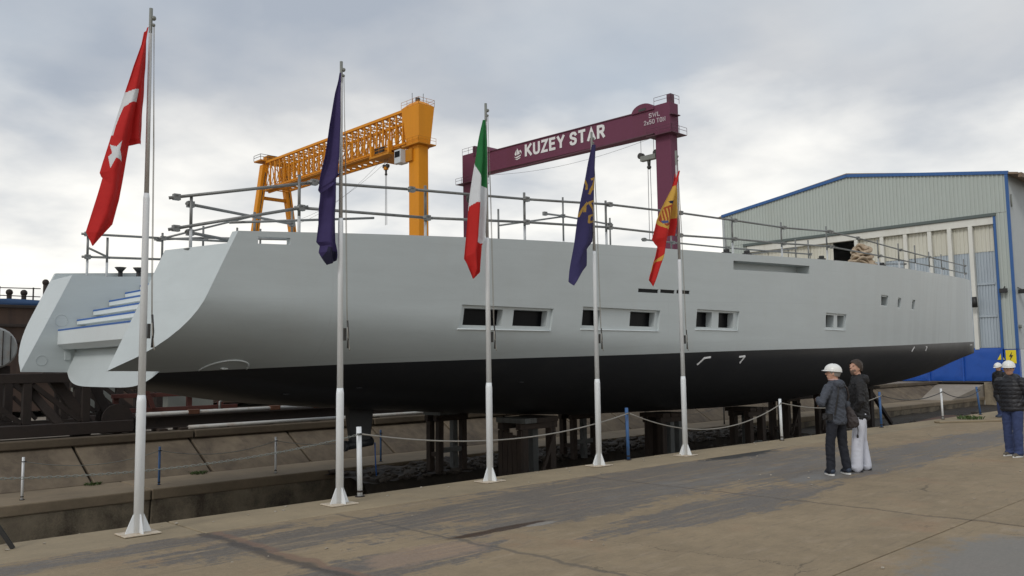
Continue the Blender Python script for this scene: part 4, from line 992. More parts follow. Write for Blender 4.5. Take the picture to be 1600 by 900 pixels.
# stern frame on the far quarter
rail_run('scaffold frame on the far stern quarter, left of the first flagpole', [(6.15, 20.0, 4.85), (6.55, 19.95, 4.72), (7.74, 19.85, 4.93)],
         [[(6.12, 19.95, 4.76), (7.74, 19.8, 4.80), (9.6, 19.8, 4.88)], [(6.14, 19.95, 4.25), (7.76, 19.8, 4.30)]], braces=[((6.14, 19.93, 4.45), (6.6, 19.9, 4.25)), ((7.74, 19.8, 4.8), (10.4, 19.9, 5.72))])
# rails running fore and aft over the cockpit
rail_run('scaffold frame of crossing tubes over the stern cockpit', [(7.9, 15.6, 4.85), (8.9, 15.9, 5.05), (15.33, 16.4, 5.9), (17.9, 16.4, 6.55), (19.9, 16.3, 6.15)],
         [[(5.75, 13.6, 4.45), (8.9, 15.9, 4.75)], [(5.75, 13.6, 3.98), (8.9, 15.9, 4.15)], [(16.2, 15.5, 5.75), (17.9, 16.4, 6.0), (19.9, 16.3, 5.95)]],
         braces=[((6.9, 14.6, 4.4), (9.8, 14.2, 4.75)), ((15.33, 16.35, 5.45), (17.9, 16.35, 5.98))])
rail_run('short scaffold frame on the deck before the hangar, beside the heap of sacking', [(21.5, 15.2, 5.65), (24.6, 15.2, 5.85), (29.4, 15.2, 6.25), (30.4, 15.2, 6.3)],
         [[(20.0, 15.1, 5.35), (21.5, 15.14, 5.4), (24.6, 15.14, 5.5), (30.4, 15.14, 5.75)]], braces=[((24.6, 15.14, 5.2), (29.4, 15.14, 5.9))])
s = MB(); s.ball((10.85, 12.45, 5.02), .07, 8, 6, (1, .7, 1.3)); s.tube([(10.85, 12.45, 5.0), (10.85, 12.45, 4.45)], .008, 5); s.ball((10.85, 12.45, 4.42), .03, 8, 6)
o = s.build('pulley', M['steel_d']); tag(o, 'small dark pulley and hook hung on the near scaffold rail by the third flagpole', 'pulley')
# heap of sacking on the foredeck
HPX = 33.7; hp = MB(); zb0 = zs(HPX)-.2
for k in range(12):                                     # folded layers, each with its own creases
    rr_ = random.Random(40+k); w0 = (.84-.04*k)*rr_.uniform(.85, 1.1); d0 = (.62-.028*k)*rr_.uniform(.85, 1.1); cx, cy = HPX+rr_.uniform(-.10, .10)+.03*k, 14.7+rr_.uniform(-.08, .08); zc0 = zb0+.12+.10*k; ph = rr_.random()*6
    def layer(u, v, w0=w0, d0=d0, cx=cx, cy=cy, zc0=zc0, ph=ph):
        a = 2*math.pi*u; b = (v-.5)*math.pi; c = math.cos(b)**.55; n_ = mnoise.noise(Vector((math.cos(a)*1.8+ph, math.sin(a)*1.8, ph)))
        sagz = .07*math.sin(a*2+ph)+.05*math.sin(a*5+ph*2)+.06*n_
        return (cx+w0*c*(1+.25*n_)*math.cos(a), cy+d0*c*(1+.25*n_)*math.sin(a), zc0+sagz+.085*math.sin(b)+.02*mnoise.noise(Vector((a*3, v*4, ph))))
    hp.grid(layer, 56, 14)
o = hp.build('sacking_heap', M['sack']); tag(o, 'heap of folded brown sacking piled on the foredeck before the hangar door', 'sacking')
for x, y in ((32.6, 13.35), (26.9, 13.0), (20.9, 12.9), (22.0, 12.9)):
    s = MB(); s.box(x-.12, x+.12, y-.1, y+.1, zs(x)-.2, zs(x)+.16); s.tube([(x, y, zs(x)+.15), (x, y, zs(x)+.24)], .09, 10); o = s.build('deck_fitting', M['lamp'], None, .02)
    tag(o, {32.6: 'black deck fitting by the railing right of the sacking heap', 26.9: 'black deck fitting left of the sacking heap', 20.9: 'left one of two black deck fittings above the long recess', 22.0: 'right one of two black deck fittings above the long recess'}[x], 'fitting')

# ================================================================ GANTRY CRANES
def rails(mb, pts, h=1.1, r=.035, step=1.6):
    pts = [Vector(p) for p in pts]
    for a, b in zip(pts[:-1], pts[1:]):
        n = max(1, int((b-a).length/step))
        for k in range(n+1):
            p = a.lerp(b, k/n); mb.tube([p, p+Vector((0, 0, h))], r, 5, False)
        for hh in (h*.55, h): mb.tube([a+Vector((0, 0, hh)), b+Vector((0, 0, hh))], r, 5, False)
# ---- purple crane
pc = thing('gantry_crane', 'purple box girder gantry crane with white company name on its beam', 'crane', (107, 99, 0), 'gantry cranes behind the yacht')
X0_, X1_ = 106.0, 108.2
s = MB(); s.hexa([(X0_, 77.4, 37.25), (X1_, 77.4, 37.25), (X1_, 120.2, 38.0), (X0_, 120.2, 38.0)], [(X0_, 77.4, 41.15), (X1_, 77.4, 41.15), (X1_, 120.2, 41.75), (X0_, 120.2, 41.75)])
girder = s.build('girder', M['purple'], pc, .05)
s = MB(); s.box(X0_-.12, X0_-.002, 77.6, 120.0, 37.25, 37.42); s.build('lower_flange', M['purple_d'], girder)
s = MB(); s.hexa([(X0_-.14, 77.4, 41.15), (X0_+.3, 77.4, 41.15), (X0_+.3, 120.2, 41.75), (X0_-.14, 120.2, 41.75)], [(X0_-.14, 77.4, 41.30), (X0_+.3, 77.4, 41.30), (X0_+.3, 120.2, 41.9), (X0_-.14, 120.2, 41.9)]); s.build('trolley_rail', M['purple_d'], girder)
for ya, yb, zt, nm in ((74.5, 77.39, 41.7, 'leg'), (120.21, 123.5, 42.5, 'leg')):
    ym = (ya+yb)/2; s = MB(); s.box(X0_+.05, X0_+1.9, ya, yb, 0, 36.9); lg = s.build('leg', M['purple'], pc, .15)
    s = MB(); s.box(X0_-.03, X0_+2.25, ya-.05, yb+.02, 36.95, zt); s.build('leg_head', M['purple'], pc, .08)
    s = MB(); s.box(X0_-1.0, X0_+3.0, ya-1.0, yb+.9, 36.62, 36.72)
    pl = s.build('platform', M['purple_d'], pc)
    s = MB(); rails(s, [(X0_-1, yb+.9, 36.72), (X0_-1, ya-1, 36.72), (X0_+3, ya-1, 36.72)]); s.build('platform_rail', M['purple_d'], pl)
    s = MB(); rails(s, [(X0_, yb, zt), (X0_, ya-.3, zt), (X0_+2.2, ya-.3, zt)], 1.2); s.build('top_rail', M['purple_d'], pc)
    s = MB(); s.box(X0_+.6, X0_+1.5, ya+.1, ya+.9, zt, zt+1.4); s.build('winch_mast', M['purple_d'], pc)
    s = MB(); s.box(X0_-.3, X0_+.1, ya-.55, ya-.1, 39.6, 39.75); s.box(X0_+.2, X0_+1.8, ya-.75, ya-.051, 39.6, 39.72); s.build('side_step', M['purple_d'], pc)
for yc_, zb in ((79.5, 41.1), (117.2, 41.65)):
    s = MB(); pts = [(X0_-.25, yc_+2.2*math.cos(a), zb+1.35*math.sin(a)) for a in [math.pi*k/12 for k in range(13)]]
    s.prism(pts, (2.6, 0, 0)); hd = s.build('trolley_hood', M['purple'], pc, .06)
    s = MB(); s.box(X0_-.32, X0_-.26, yc_-.7, yc_+.7, zb+.15, zb+.55); s.build('hood_vent', M['steel_d'], hd)
GL = dict(K=(.62, [[(0, 0), (0, 1)], [(.60, 1), (.06, .42)], [(.20, .56), (.62, 0)]]), U=(.58, [[(0, 1), (0, .22), (.07, .07), (.2, 0), (.38, 0), (.51, .07), (.58, .22), (.58, 1)]]),
    Z=(.56, [[(0, 1), (.56, 1), (0, 0), (.56, 0)]]), E=(.50, [[(.5, 1), (0, 1), (0, 0), (.5, 0)], [(0, .52), (.44, .52)]]), Y=(.64, [[(0, 1), (.32, .45), (.64, 1)], [(.32, .47), (.32, 0)]]),
    S=(.54, [[(.54, .82), (.46, .96), (.34, 1), (.18, 1), (.05, .93), (0, .78), (.05, .62), (.2, .53), (.38, .47), (.5, .38), (.54, .22), (.48, .07), (.36, 0), (.17, 0), (.05, .05), (0, .2)]]),
    T=(.58, [[(0, 1), (.58, 1)], [(.29, 1), (.29, 0)]]), A=(.66, [[(0, 0), (.33, 1), (.66, 0)], [(.13, .30), (.53, .30)]]), R=(.58, [[(0, 0), (0, 1), (.38, 1), (.52, .93), (.56, .75), (.52, .57), (.38, .5), (0, .5)], [(.3, .5), (.58, 0)]]),
    W=(.8, [[(0, 1), (.2, 0), (.4, .8), (.6, 0), (.8, 1)]]), L=(.46, [[(0, 1), (0, 0), (.46, 0)]]), O=(.56, [[(.2, 0), (.07, .07), (0, .22), (0, .78), (.07, .93), (.2, 1), (.36, 1), (.49, .93), (.56, .78), (.56, .22), (.49, .07), (.36, 0), (.2, 0)]]),
    N=(.56, [[(0, 0), (0, 1), (.56, 0), (.56, 1)]]), x=(.4, [[(0, .6), (.4, 0)], [(.4, .6), (0, 0)]]))
GL['2'] = (.52, [[(0, .78), (.05, .93), (.18, 1), (.36, 1), (.48, .92), (.52, .76), (.45, .58), (0, 0), (.52, 0)]]); GL['5'] = (.52, [[(.5, 1), (.04, 1), (.02, .55), (.2, .62), (.38, .6), (.5, .46), (.52, .26), (.45, .08), (.3, 0), (.14, 0), (0, .12)]]); GL['0'] = GL['O']
def glyphs(txt, sw):
    polys = []; x = 0; ids = []
    for ch in txt:
        if ch == ' ': x += .42; continue
        wd, lines = GL[ch]
        for ln in lines:
            pts = [Vector((px, py)) for px, py in ln]; n = len(pts); L, Rr = [], []; closed = (pts[0]-pts[-1]).length < 1e-6
            for i, p in enumerate(pts):
                a = (p-pts[i-1]).normalized() if i > 0 else ((p-pts[-2]).normalized() if closed else None); b = (pts[i+1]-p).normalized() if i < n-1 else ((pts[1]-p).normalized() if closed else None)
                if a is None: a = b
                if b is None: b = a
                t = (a+b); t = t.normalized() if t.length > 1e-4 else a; nn = Vector((-t.y, t.x)); k = min(1.9, 1/max(.35, abs(nn.dot(Vector((-a.y, a.x))))))
                ex = Vector((0, 0)); 
                if not closed and i == 0: ex = -a*sw*.35
                if not closed and i == n-1: ex = a*sw*.35
                L.append(p+ex+nn*sw*.5*k); Rr.append(p+ex-nn*sw*.5*k)
            for i in range(n-1): polys.append([(x+q.x, q.y) for q in (L[i], L[i+1], Rr[i+1], Rr[i])]); ids.append(x)
        x += wd+sw+.13
    return polys, ids, x-sw-.13
for txt, yl, yr, zl, zr, hgt, mt, sw, proud in (('KUZEY STAR', 105.85, 87.6, 39.15, 38.9, 1.85, 'letter', .25, .05), ('SWL', 78.3, 76.3, 39.95, 39.9, .62, 'letter_f', .2, .08), ('2x50 TON', 79.3, 75.3, 38.95, 38.85, .62, 'letter_f', .2, .08)):
    polys, ids, wtot = glyphs(txt, sw); s = MB(); sx = (yl-yr)/wtot
    for j, pg in enumerate(polys):
        if hgt > 1 and j and ids[j] != ids[j-1]: s.build('letter', M[mt], girder); s = MB()
        s.prism([(X0_-proud-.0017*(j % 9), yl-px*sx, zl+(zr-zl)*px/wtot+py*hgt) for px, py in pg], (-.015, 0, 0))
    o = s.build('letter' if hgt > 1 else 'lettering', M[mt], girder)
    if hgt < 1: o['kind'] = 'stuff'
# emblem: a sail and two waves in a ring
s = MB(); c = Vector((X0_-.05, 107.95, 39.95)); U = Vector((0, -1, 0)); V = Vector((0, 0, 1))
def pp(a, b): return tuple(c + U*a + V*b)
for poly in ([(-.15, -.35), (-.15, 1.0), (.55, -.1)], [(-.3, -.3), (-.3, .75), (-.8, .0), (-.7, -.3)], [(-1.0, -.5), (-.4, -.62), (.2, -.5), (.85, -.35), (.8, -.55), (.2, -.75), (-.4, -.85)], [(-.8, -.9), (-.2, -1.0), (.7, -.8), (.6, -1.0), (-.2, -1.2)], [(.3, .3), (.7, .55), (1.0, .1), (.95, -.3), (.75, .1), (.55, .2)]):
    s.prism([pp(*p) for p in poly], (-.02, 0, 0))
s.build('emblem', M['letter'], girder)
def hook_set(par, x, y, ztop, zblk, zend, wide, mt, sc=1.0):
    s = MB()
    for dy in (-wide*.5, -wide*.5+.5, wide*.5): s.tube([(x, y+dy, ztop), (x, y+dy, zblk+.5)], .04, 5, False)
    s.build('hoist_ropes', M['wire'], par)
    s = MB(); s.box(x-.4*sc, x+.4*sc, y-wide*.5, y+wide*.5, zblk-.5*sc, zblk+.35*sc); b = s.build('hook_block', M[mt], par, .12)
    for dy in (-wide*.5, wide*.5):
        s = MB(); s.tube([(x-.35*sc, y+dy, zblk+.45*sc), (x+.35*sc, y+dy, zblk+.45*sc)], .5*sc, 12); s.build('sheave', M['steel_d'], b)
    s = MB(); s.tube([(x, y, zblk-.5*sc), (x, y, zblk-1.5*sc)], [.3*sc, .22*sc], 8); s.ball((x, y, zblk-1.6*sc), .36*sc, 8, 6); s.build('hook', M['steel_d'], b)
    s = MB()
    for dy in (-.22, .22): s.tube([(x, y+dy*sc, zblk-1.6*sc), (x, y+dy*1.4*sc, zend)], .05, 5, False)
    s.build('sling', M['wire'], b)
hook_set(pc, 107.0, 79.4, 37.4, 34.0, 20.8, 3.0, 'steel_g')
s = MB(); s.tube([(107, 117.6, 37.9), (107, 117.6, 30)], .04, 5, False); s.tube([(107, 118.3, 37.9), (107, 118.3, 30)], .04, 5, False); s.build('hoist_ropes', M['wire'], pc)
s = MB(); s.box(106.6, 107.4, 117.4, 118.6, 37.35, 37.99); s.build('small_trolley', M['steel_d'], pc)
s = MB(); s.tube(sag((106.8, 116, 37.5), (106.8, 78, 37.0), 1.3, 20), .025, 4, False); s.build('festoon_cable', M['wire'], pc)

# ---- yellow crane
yc = thing('gantry_crane', 'yellow lattice girder gantry crane with one box column and one A-frame leg', 'crane', (92, 146, 0), 'gantry cranes behind the yacht')
s = MB(); s.box(91.0, 93.2, 118.0, 120.9, 0, 41.4); s.build('column', M['yellow'], yc, .08)
s = MB(); s.hexa([(90.8, 117.6, 41.4), (93.4, 117.6, 41.4), (93.4, 121.3, 41.4), (90.8, 121.3, 41.4)], [(90.6, 117.4, 48.4), (94.2, 117.4, 48.4), (94.2, 122.6, 48.4), (90.6, 122.6, 48.4)]); hd = s.build('column_head', M['yellow'], yc, .06)
s = MB(); s.hexa([(90.6, 117.4, 48.41), (94.2, 117.4, 48.41), (94.2, 122.6, 48.41), (90.6, 122.6, 48.41)], [(91.6, 118.8, 49.4), (93.0, 118.8, 49.4), (93.0, 121.4, 49.4), (91.6, 121.4, 49.4)]); s.build('head_cap', M['yellow'], hd)
s = MB(); s.box(90.2, 94.2, 117.0, 121.9, 41.1, 41.3); pl = s.build('platform', M['yellow_d'], yc)
s = MB(); rails(s, [(90.2, 121.9, 41.3), (90.2, 117, 41.3), (94.2, 117, 41.3)]); s.build('platform_rail', M['yellow_d'], pl)
s = MB(); rails(s, [(90.6, 122.6, 48.4), (90.6, 117.4, 48.4), (94.2, 117.4, 48.4), (94.2, 122.6, 48.4)], 1.2); s.build('head_rail', M['yellow_d'], hd)
s = MB(); s.tube([(92.4, 120, 49.41), (92.4, 120, 50.3)], .45, 10); s.tube([(91.9, 121.0, 49.41), (91.9, 121.0, 51.4)], .05, 5); s.tube([(92.9, 119, 49.41), (92.9, 119, 51.0)], .05, 5); s.build('beacon', M['steel_d'], hd)
YA, YB, ZT, ZB, NBAY = 122.6, 174.4, 48.1, 42.0, 25
XP = (91.0, 96.0)
for x in XP:
    s = MB(); s.obox((x, YA-1, ZT), (x, YB, ZT), .55, .5, (0, 0, 1)); s.build('top_chord', M['yellow'], yc)
    s = MB(); s.obox((x, YA-1, ZB), (x, YB, ZB), .5, .42, (0, 0, 1)); s.build('bottom_chord', M['yellow'], yc)
    s2 = MB()
    for k in range(NBAY+1):
        y = YA + (YB-YA)*k/NBAY
        s = MB(); s.obox((x, y, ZB+.2), (x, y, ZT-.24), .26, .26, (1, 0, 0)); s.build('lattice_post', M['yellow'], yc)
        if k < NBAY:
            y2 = YA + (YB-YA)*(k+1)/NBAY; zm = (ZB+ZT)/2
            s2.obox((x, y+.1, ZB+.2), (x, (y+y2)/2, zm+.9), .16, .16); s2.obox((x, (y+y2)/2, zm+.9), (x, y2-.1, ZT-.9), .16, .16)
            s2.obox((x, y2-.1, ZB+.2), (x, y+.1, zm+.3), .12, .12); s2.obox((x, y, ZT-1.3), (x, y2, ZT-1.3), .14, .14); s2.obox((x, y+.2, ZT-.25), (x, (y+y2)/2, ZT-1.3), .12, .12)
    s2.build('lattice_diagonals', M['yellow_d'], yc)['kind'] = 'stuff'
s2 = MB()
for k in range(NBAY+1):
    y = YA + (YB-YA)*k/NBAY
    s2.obox((XP[0], y, ZT), (XP[1], y, ZT), .2, .2); s2.obox((XP[0], y, ZB), (XP[1], y, ZB), .24, .2)
    if k < NBAY:
        y2 = YA + (YB-YA)*(k+1)/NBAY; a, b = (XP if k % 2 else XP[::-1])
        s2.obox((a, y, ZT), (b, y2, ZT), .14, .14); s2.obox((a, y, ZB), (b, y2, ZB), .14, .14)
        s2.obox((a, y, ZB+.2), (b, y, ZT-.2), .12, .12)
s2.build('lattice_bracing', M['yellow_d'], yc)['kind'] = 'stuff'
s = MB(); s.box(89.9, 91.2, YA, YB-1, ZB-.85, ZB-.72); wk = s.build('walkway', M['yellow_d'], yc)
s = MB(); rails(s, [(89.95, YA, ZB-.72), (89.95, YB-1, ZB-.72)], 1.1, .05, 2.0); s.build('walkway_rail', M['yellow_d'], wk)
s = MB()
for k in range(NBAY): 
    y = YA+(YB-YA)*k/NBAY; s.obox((90.0, y, ZB-.8), (91.0, y+1, ZB-.2), .1, .1)
s.build('walkway_brackets', M['yellow_d'], wk)['kind'] = 'stuff'
s = MB(); s.obox((91.2, YA+1, ZB-.95), (91.2, YB-1, ZB-.95), .35, .3, (0, 0, 1)); s.build('trolley_track', M['yellow'], yc)
# A-frame leg at the far end
AY = 175.2
for tx, bx in ((91.0, 84.4), (95.8, 103.6)):
    s = MB(); s.hexa([(bx-.55, AY-.6, 0), (bx+.55, AY-.6, 0), (bx+.55, AY+.6, 0), (bx-.55, AY+.6, 0)], [(tx-.75, AY-.8, 47.6), (tx+.75, AY-.8, 47.6), (tx+.75, AY+.8, 47.6), (tx-.75, AY+.8, 47.6)])
    lg = s.build('frame_leg', M['yellow'], yc, .05)
    s = MB(); rails(s, [(bx+(tx-bx)*.2, AY-1, 9.5), (bx+(tx-bx)*.96, AY-1, 45)], .8, .06, 2.0); s.build('leg_ladder', M['steel_d'], lg)
s = MB(); s.obox((90.2, AY, 40.0), (96.9, AY, 40.0), .7, .6, (0, 1, 0)); s.build('frame_tie', M['yellow_d'], yc)
s = MB(); s.box(89.4, 98.0, AY-1.2, AY+2, 48.3, 48.6); pl = s.build('end_platform', M['yellow_d'], yc)
s = MB(); s.box(91.4, 95.0, AY-1, AY+1.5, 48.61, 49.9); s.build('winch_house', M['yellow_d'], pl, .08)
s = MB(); rails(s, [(89.4, AY+2, 48.6), (89.4, AY-1.2, 48.6), (98, AY-1.2, 48.6)], 1.2, .06); s.build('platform_rail', M['steel_d'], pl)
# trolley, cabin, hook
s = MB(); s.box(89.2, 95.6, 124.6, 130.8, 40.35, 40.75); tr_ = s.build('trolley', M['yellow_d'], yc)
for y in (124.8, 130.4):
    s = MB(); s.box(89.4, 90.0, y, y+.5, 40.76, 42.9); s.build('hanger', M['yellow'], tr_)
s = MB(); s.box(90.2, 93.5, 128.0, 130.6, 40.76, 42.6); s.build('winch', M['steel_d'], tr_, .1)
hook_set(tr_, 91.2, 128.2, 40.4, 38.6, 27.8, .9, 'yellow_d', .75)
s = MB(); s.box(89.5, 91.2, 121.4, 123.3, 38.2, 40.7); cb = s.build('cabin', M['cabin'], yc, .08)
s = MB(); s.box(89.47, 89.499, 121.6, 123.1, 39.3, 40.4); s.build('cabin_window', M['glass'], cb)
s = MB(); s.box(90.6, 93, 119.5, 121.39, 38.4, 40.6); s.build('cabin_bracket', M['yellow_d'], cb)
s = MB(); s.tube(sag((91, 126, 40.4), (91, 160, 33.0), 1.5, 20), .03, 4, False); s.tube(sag((91, 129, 40.4), (91, 160, 32.2), 1.6, 20), .03, 4, False); s.build('trailing_cable', M['wire'], yc)

# ================================================================ HANGAR
HX = 67.0; HY0, HY1, HYA = 18.3, 41.5, 29.9; ZE, ZA = 14.9, 16.66
hg = thing('hangar', 'large pale corrugated hangar with blue trim and tall sliding doors', 'hangar', (HX, 30, 0))
def roofz(y): return ZE + (ZA-ZE)*(1 - abs(y-HYA)/(HYA-HY0))
def corr(mb, y0, y1, zlo, zhi, x, pitch=.26, dep=.05):
    """trapezoidal sheet between y0 and y1 facing -X; zlo / zhi are functions of y"""
    n = max(1, round((y1-y0)/pitch)); p = (y1-y0)/n; pr = []
    for i in range(n):
        a = y0+i*p; pr += [(a, 0), (a+p*.42, 0), (a+p*.5, dep), (a+p*.92, dep)]
    pr.append((y1, 0)); vs = []; fs = []
    for y, dd in pr: vs += [(x+dd, y, zlo(y)), (x+dd, y, zhi(y))]
    for i in range(len(pr)-1): fs.append((2*i, 2*i+1, 2*i+3, 2*i+2))
    mb.add(vs, fs)
DY0, DY1, DZ = 19.25, 39.3, 11.75
n = 12; wy = (HY1-HY0)/n
for k in range(n):
    a, b = HY0+wy*k, HY0+wy*(k+1)+.004; s = MB(); corr(s, a, b, lambda y: DZ+.35, lambda y: roofz(y)-.02, HX+.006*(k % 2)); s.build('cladding_panel', M['clad'], hg)
s = MB(); corr(s, HY0+.05, DY0-.06, lambda y: 2.3, lambda y: DZ+.33, HX); s.build('cladding_panel', M['clad'], hg)
s = MB(); corr(s, DY1+.06, HY1, lambda y: 0, lambda y: DZ+.33, HX); s.build('cladding_panel', M['clad'], hg)
s = MB(); s.box(HX-.02, HX+.4, HY0-.05, DY0-.05, 0, 2.28); s.build('plinth', M['blue'], hg, .01)
# trims
def trim(p, q, a, b, m='trim', nm='trim'):
    s = MB(); s.obox(p, q, a, b, (1, 0, 0)); s.build(nm, M[m], hg)
trim((HX-.04, HY0-.15, ZE-.02), (HX-.04, HYA, ZA), .24, .16); trim((HX-.04, HYA, ZA), (HX-.04, HY1+.2, ZE), .24, .16)
trim((HX-.03, HY0, 2.3), (HX-.03, HY0, ZE), .20, .12, nm='corner_trim')
trim((HX-.035, DY0, 2.3), (HX-.035, DY0, DZ+.1), .16, .1, nm='door_trim')
trim((HX-.02, DY0-.1, DZ+.25), (HX-.02, DY1+.3, DZ+.25), .22, .2, 'head_d', 'door_rail')
s = MB(); s.box(HX+.0, HX+.5, DY0, DY1, DZ-.42, DZ+.12); s.build('door_header', M['post_w'], hg, .01)
# door bays
PY = [19.42, 20.9, 22.35, 23.8, 25.6, 27.4, 29.45]
for i, y in enumerate(PY[1:]):
    s = MB(); s.box(HX+.02-(.1 if i in (0, 1) else 0), HX+.3, y-.14, y+.14, 2.3 if i == 0 else 2.42, DZ-.43); s.build('door_post', M['post_w'], hg, .015)
s = MB(); s.box(HX+.52, HX+.56, DY0+.02, 29.4, 2.3, DZ-.1); s.build('door_frame', M['clad_b'], hg)
for a, b in zip(PY[:-1], PY[1:]):
    x = HX+.32
    s = MB(); corr(s, a+.05, b-.05, lambda y: 9.4, lambda y: DZ-.43, x, .3, .05); s.build('door_panel', M['clad_b'], hg)
    s = MB(); corr(s, a+.05, b-.05, lambda y: 2.42, lambda y: 9.39, x+.02, .2, .06); s.build('translucent_panel', M['clad_t'], hg)
    s = MB()
    for z in (4.7, 7.05): s.box(x-.04, x-.005, a+.145, b-.145, z-.07, z+.07)
    s.build('door_batten', M['clad_t'], hg)
for a, b in ((31.5, 33.5), (33.55, 35.5), (35.55, 37.4), (37.45, DY1)):
    s = MB(); corr(s, a, b, lambda y: 2.42, lambda y: DZ-.43, HX+.34, .3, .05); s.build('door_panel', M['clad_b'], hg)
bl = [(19.3, 21.9), (21.92, 24.3), (24.32, 26.9), (26.92, 29.5), (31.5, 34.2), (34.22, 37), (37.02, DY1)]
for a, b in bl:
    s = MB()
    def bulge(u, v, a=a, b=b):
        y = a+(b-a)*u; z = .03+2.37*v; e = min(u, 1-u, v, 1-v)*8
        return (HX-.06+.05*min(1, max(0, 1-e))-.05*min(1, e)*.3*(mnoise.noise(Vector((y*1.3, z*1.8, 3)))), y, z)
    s.grid(bulge, 20, 18); p = s.build('lower_door_panel', M['blue'], hg)
    s = MB(); s.box(HX-.13, HX-.02, a-.06, a+.06, .02, 2.41); s.build('panel_joint', M['blue'], p)
# open bay with the dark interior and an orange column inside
s = MB()
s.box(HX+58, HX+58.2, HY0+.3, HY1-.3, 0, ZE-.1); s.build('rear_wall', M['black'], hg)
s = MB(); s.box(HX+6, HX+6.5, 31.95, 32.55, .02, 11.2); s.build('inner_column', M['orange'], hg)
for k in range(7):
    s = MB(); s.box(HX+5.98, HX+6.0-.001, 32.0, 32.5, 1.2*k+2.2, 1.2*k+2.75); s.build('column_plate', M['steel_d'], hg)
# side walls and roof
s = MB(); vs = []
for k in range(30):
    a, b = HX+2*k, HX+2*k+2.0; s = MB(); n_ = 8; pr = []
    for i in range(n_):
        p = (b-a)/n_; q = a+i*p; pr += [(q, 0), (q+p*.42, 0), (q+p*.5, .05), (q+p*.92, .05)]
    pr.append((b, 0)); vs = []; fs = []
    for x, dd in pr: vs += [(x, HY0+dd, 2.3 if k else 2.3), (x, HY0+dd, ZE-.05)]
    for i in range(len(pr)-1): fs.append((2*i, 2*i+1, 2*i+3, 2*i+2)[::-1])
    s.add(vs, fs); s.build('side_panel', M['clad_s'], hg)
s = MB(); s.box(HX+.42, HX+60, HY0-.04, HY0+.25, 0, 2.28); s.build('side_plinth', M['cabin'], hg)
s = MB(); s.box(HX, HX+60, HY1-.02, HY1+.2, 0, ZE-.05); s.build('far_wall', M['clad_s'], hg)
s = MB(); s.prism([(HX-.1, HY0-.75, ZE-.22), (HX-.1, HYA, ZA+.08), (HX-.1, HY1+.6, ZE-.1), (HX-.1, HY1+.6, ZE-.02), (HX-.1, HYA, ZA+.2), (HX-.1, HY0-.75, ZE-.08)], (60.2, 0, 0)); s.build('roof', M['soffit'], hg)
s = MB(); s.box(HX+.1, HX+60, HY0-.95, HY0-.72, ZE-.42, ZE-.1); s.build('gutter', M['soffit'], hg)
for (x, y, z) in ((HX-.3, 18.88, 6.45), (HX+.9, 18.0, 6.4)):
    s = MB(); s.box(x-.15, x+.1, y-.25, y+.25, z-.16, z+.14); f = s.build('floodlight', M['lamp'], hg, .03)
    s = MB(); s.tube([(x, y, z+.1), (HX+.05 if x < HX else x, y if x < HX else HY0+.05, z+.3)], .035, 6); s.build('bracket', M['lamp'], f)
s = MB(); s.tube([(HX-.12, 20.75, 5.95), (HX-.5, 20.75, 5.95)], .04, 6); s.tube([(HX-.5, 20.75, 6.1), (HX-.5, 20.75, 5.35)], [.16, .2], 10); s.build('lamp', M['lamp'], hg)
s = MB(); s.tube([(HX+.6, HY0-.06, 13.4), (HX+.6, HY0-.06, 12.5)], .05, 6); s.tube([(HX+.6, HY0-.06, 4.0), (HX+.6, HY0-.06, 3.75)], .12, 8); s.build('wall_conduit', M['steel_g'], hg)
sg = thing('warning_sign', 'yellow warning sign with a black bolt on the blue plinth by the hangar corner', 'sign', (HX-.05, 18.75, 1.7))
s = MB(); s.box(HX-.07, HX-.025, 18.42, 19.08, 1.28, 2.22); s.build('board', M['sign_y'], sg, .01)
s = MB(); q = lambda a, b: (HX-.0705, 18.75-a, 1.78+b)
s.prism([q(.08, .32), q(-.12, -.02), q(-.02, -.02), q(-.06, -.3), q(.14, .08), q(.03, .08)], (-.012, 0, 0)); s.build('bolt_mark', M['sign_k'], sg)
s = MB(); s.prism([(HX-.07, 19.62, 1.55), (HX-.07, 19.15, 1.55), (HX-.07, 19.385, 1.98)], (-.02, 0, 0)); o = s.build('triangle_sign', M['sign_y']); tag(o, 'small yellow triangle sign left of the yellow board by the hangar corner', 'sign')

# ================================================================ BEHIND THE SLIPWAY, LEFT
# rust-brown hull of an old barge
bg_ = thing('barge', 'rust brown barge with blue tarpaulin along its top behind the yacht stern', 'barge', (20, 36, 0))
k = 0
for x0 in [i*3.4 - 9.6 for i in range(13)]:
    for j in range(3):
        z0 = .2+1.33*j; s = MB(); e = random.uniform(-.03, .03)
        s.box(x0+.02, x0+3.38, 36+e, 36.5, z0+.012, z0+1.318); s.build('hull_plate', M['rust_b'], bg_, .02)
for z in (1.5, 2.85, 3.45, 4.17):
    s = MB(); s.box(-9.6, 34.6, 35.86, 35.965, z-.06, z+.06); s.build('rubbing_strake', M['rust_d'], bg_, .02)
s = MB(); s.box(-9.6, 34.6, 36.52, 44, .2, 4.15); s.build('hold', M['rust_d'], bg_)
s = MB()
s.grid(lambda u, v: (-9.5+44*u, 36.05-.06*math.sin(v*math.pi)+.05*mnoise.noise(Vector((u*60, v*3, 0))), 4.2+.26*v+.05*mnoise.noise(Vector((u*50, 2, v)))), 200, 4); s.build('tarpaulin', M['tarp'], bg_)
for x in [-8+1.15*i for i in range(16)]:
    s = MB(); s.tube([(x, 36.3, 4.14), (x, 36.3, 4.95)], .03, 5); s.build('stanchion', M['rust_d'], bg_)
s = MB(); s.tube(sag((-8, 36.3, 4.92), (9.5, 36.3, 4.92), .1, 12), .018, 4, False); s.tube([(-8, 36.3, 4.6), (9.5, 36.3, 4.6)], .018, 4, False); s.build('rail', M['rust_d'], bg_)
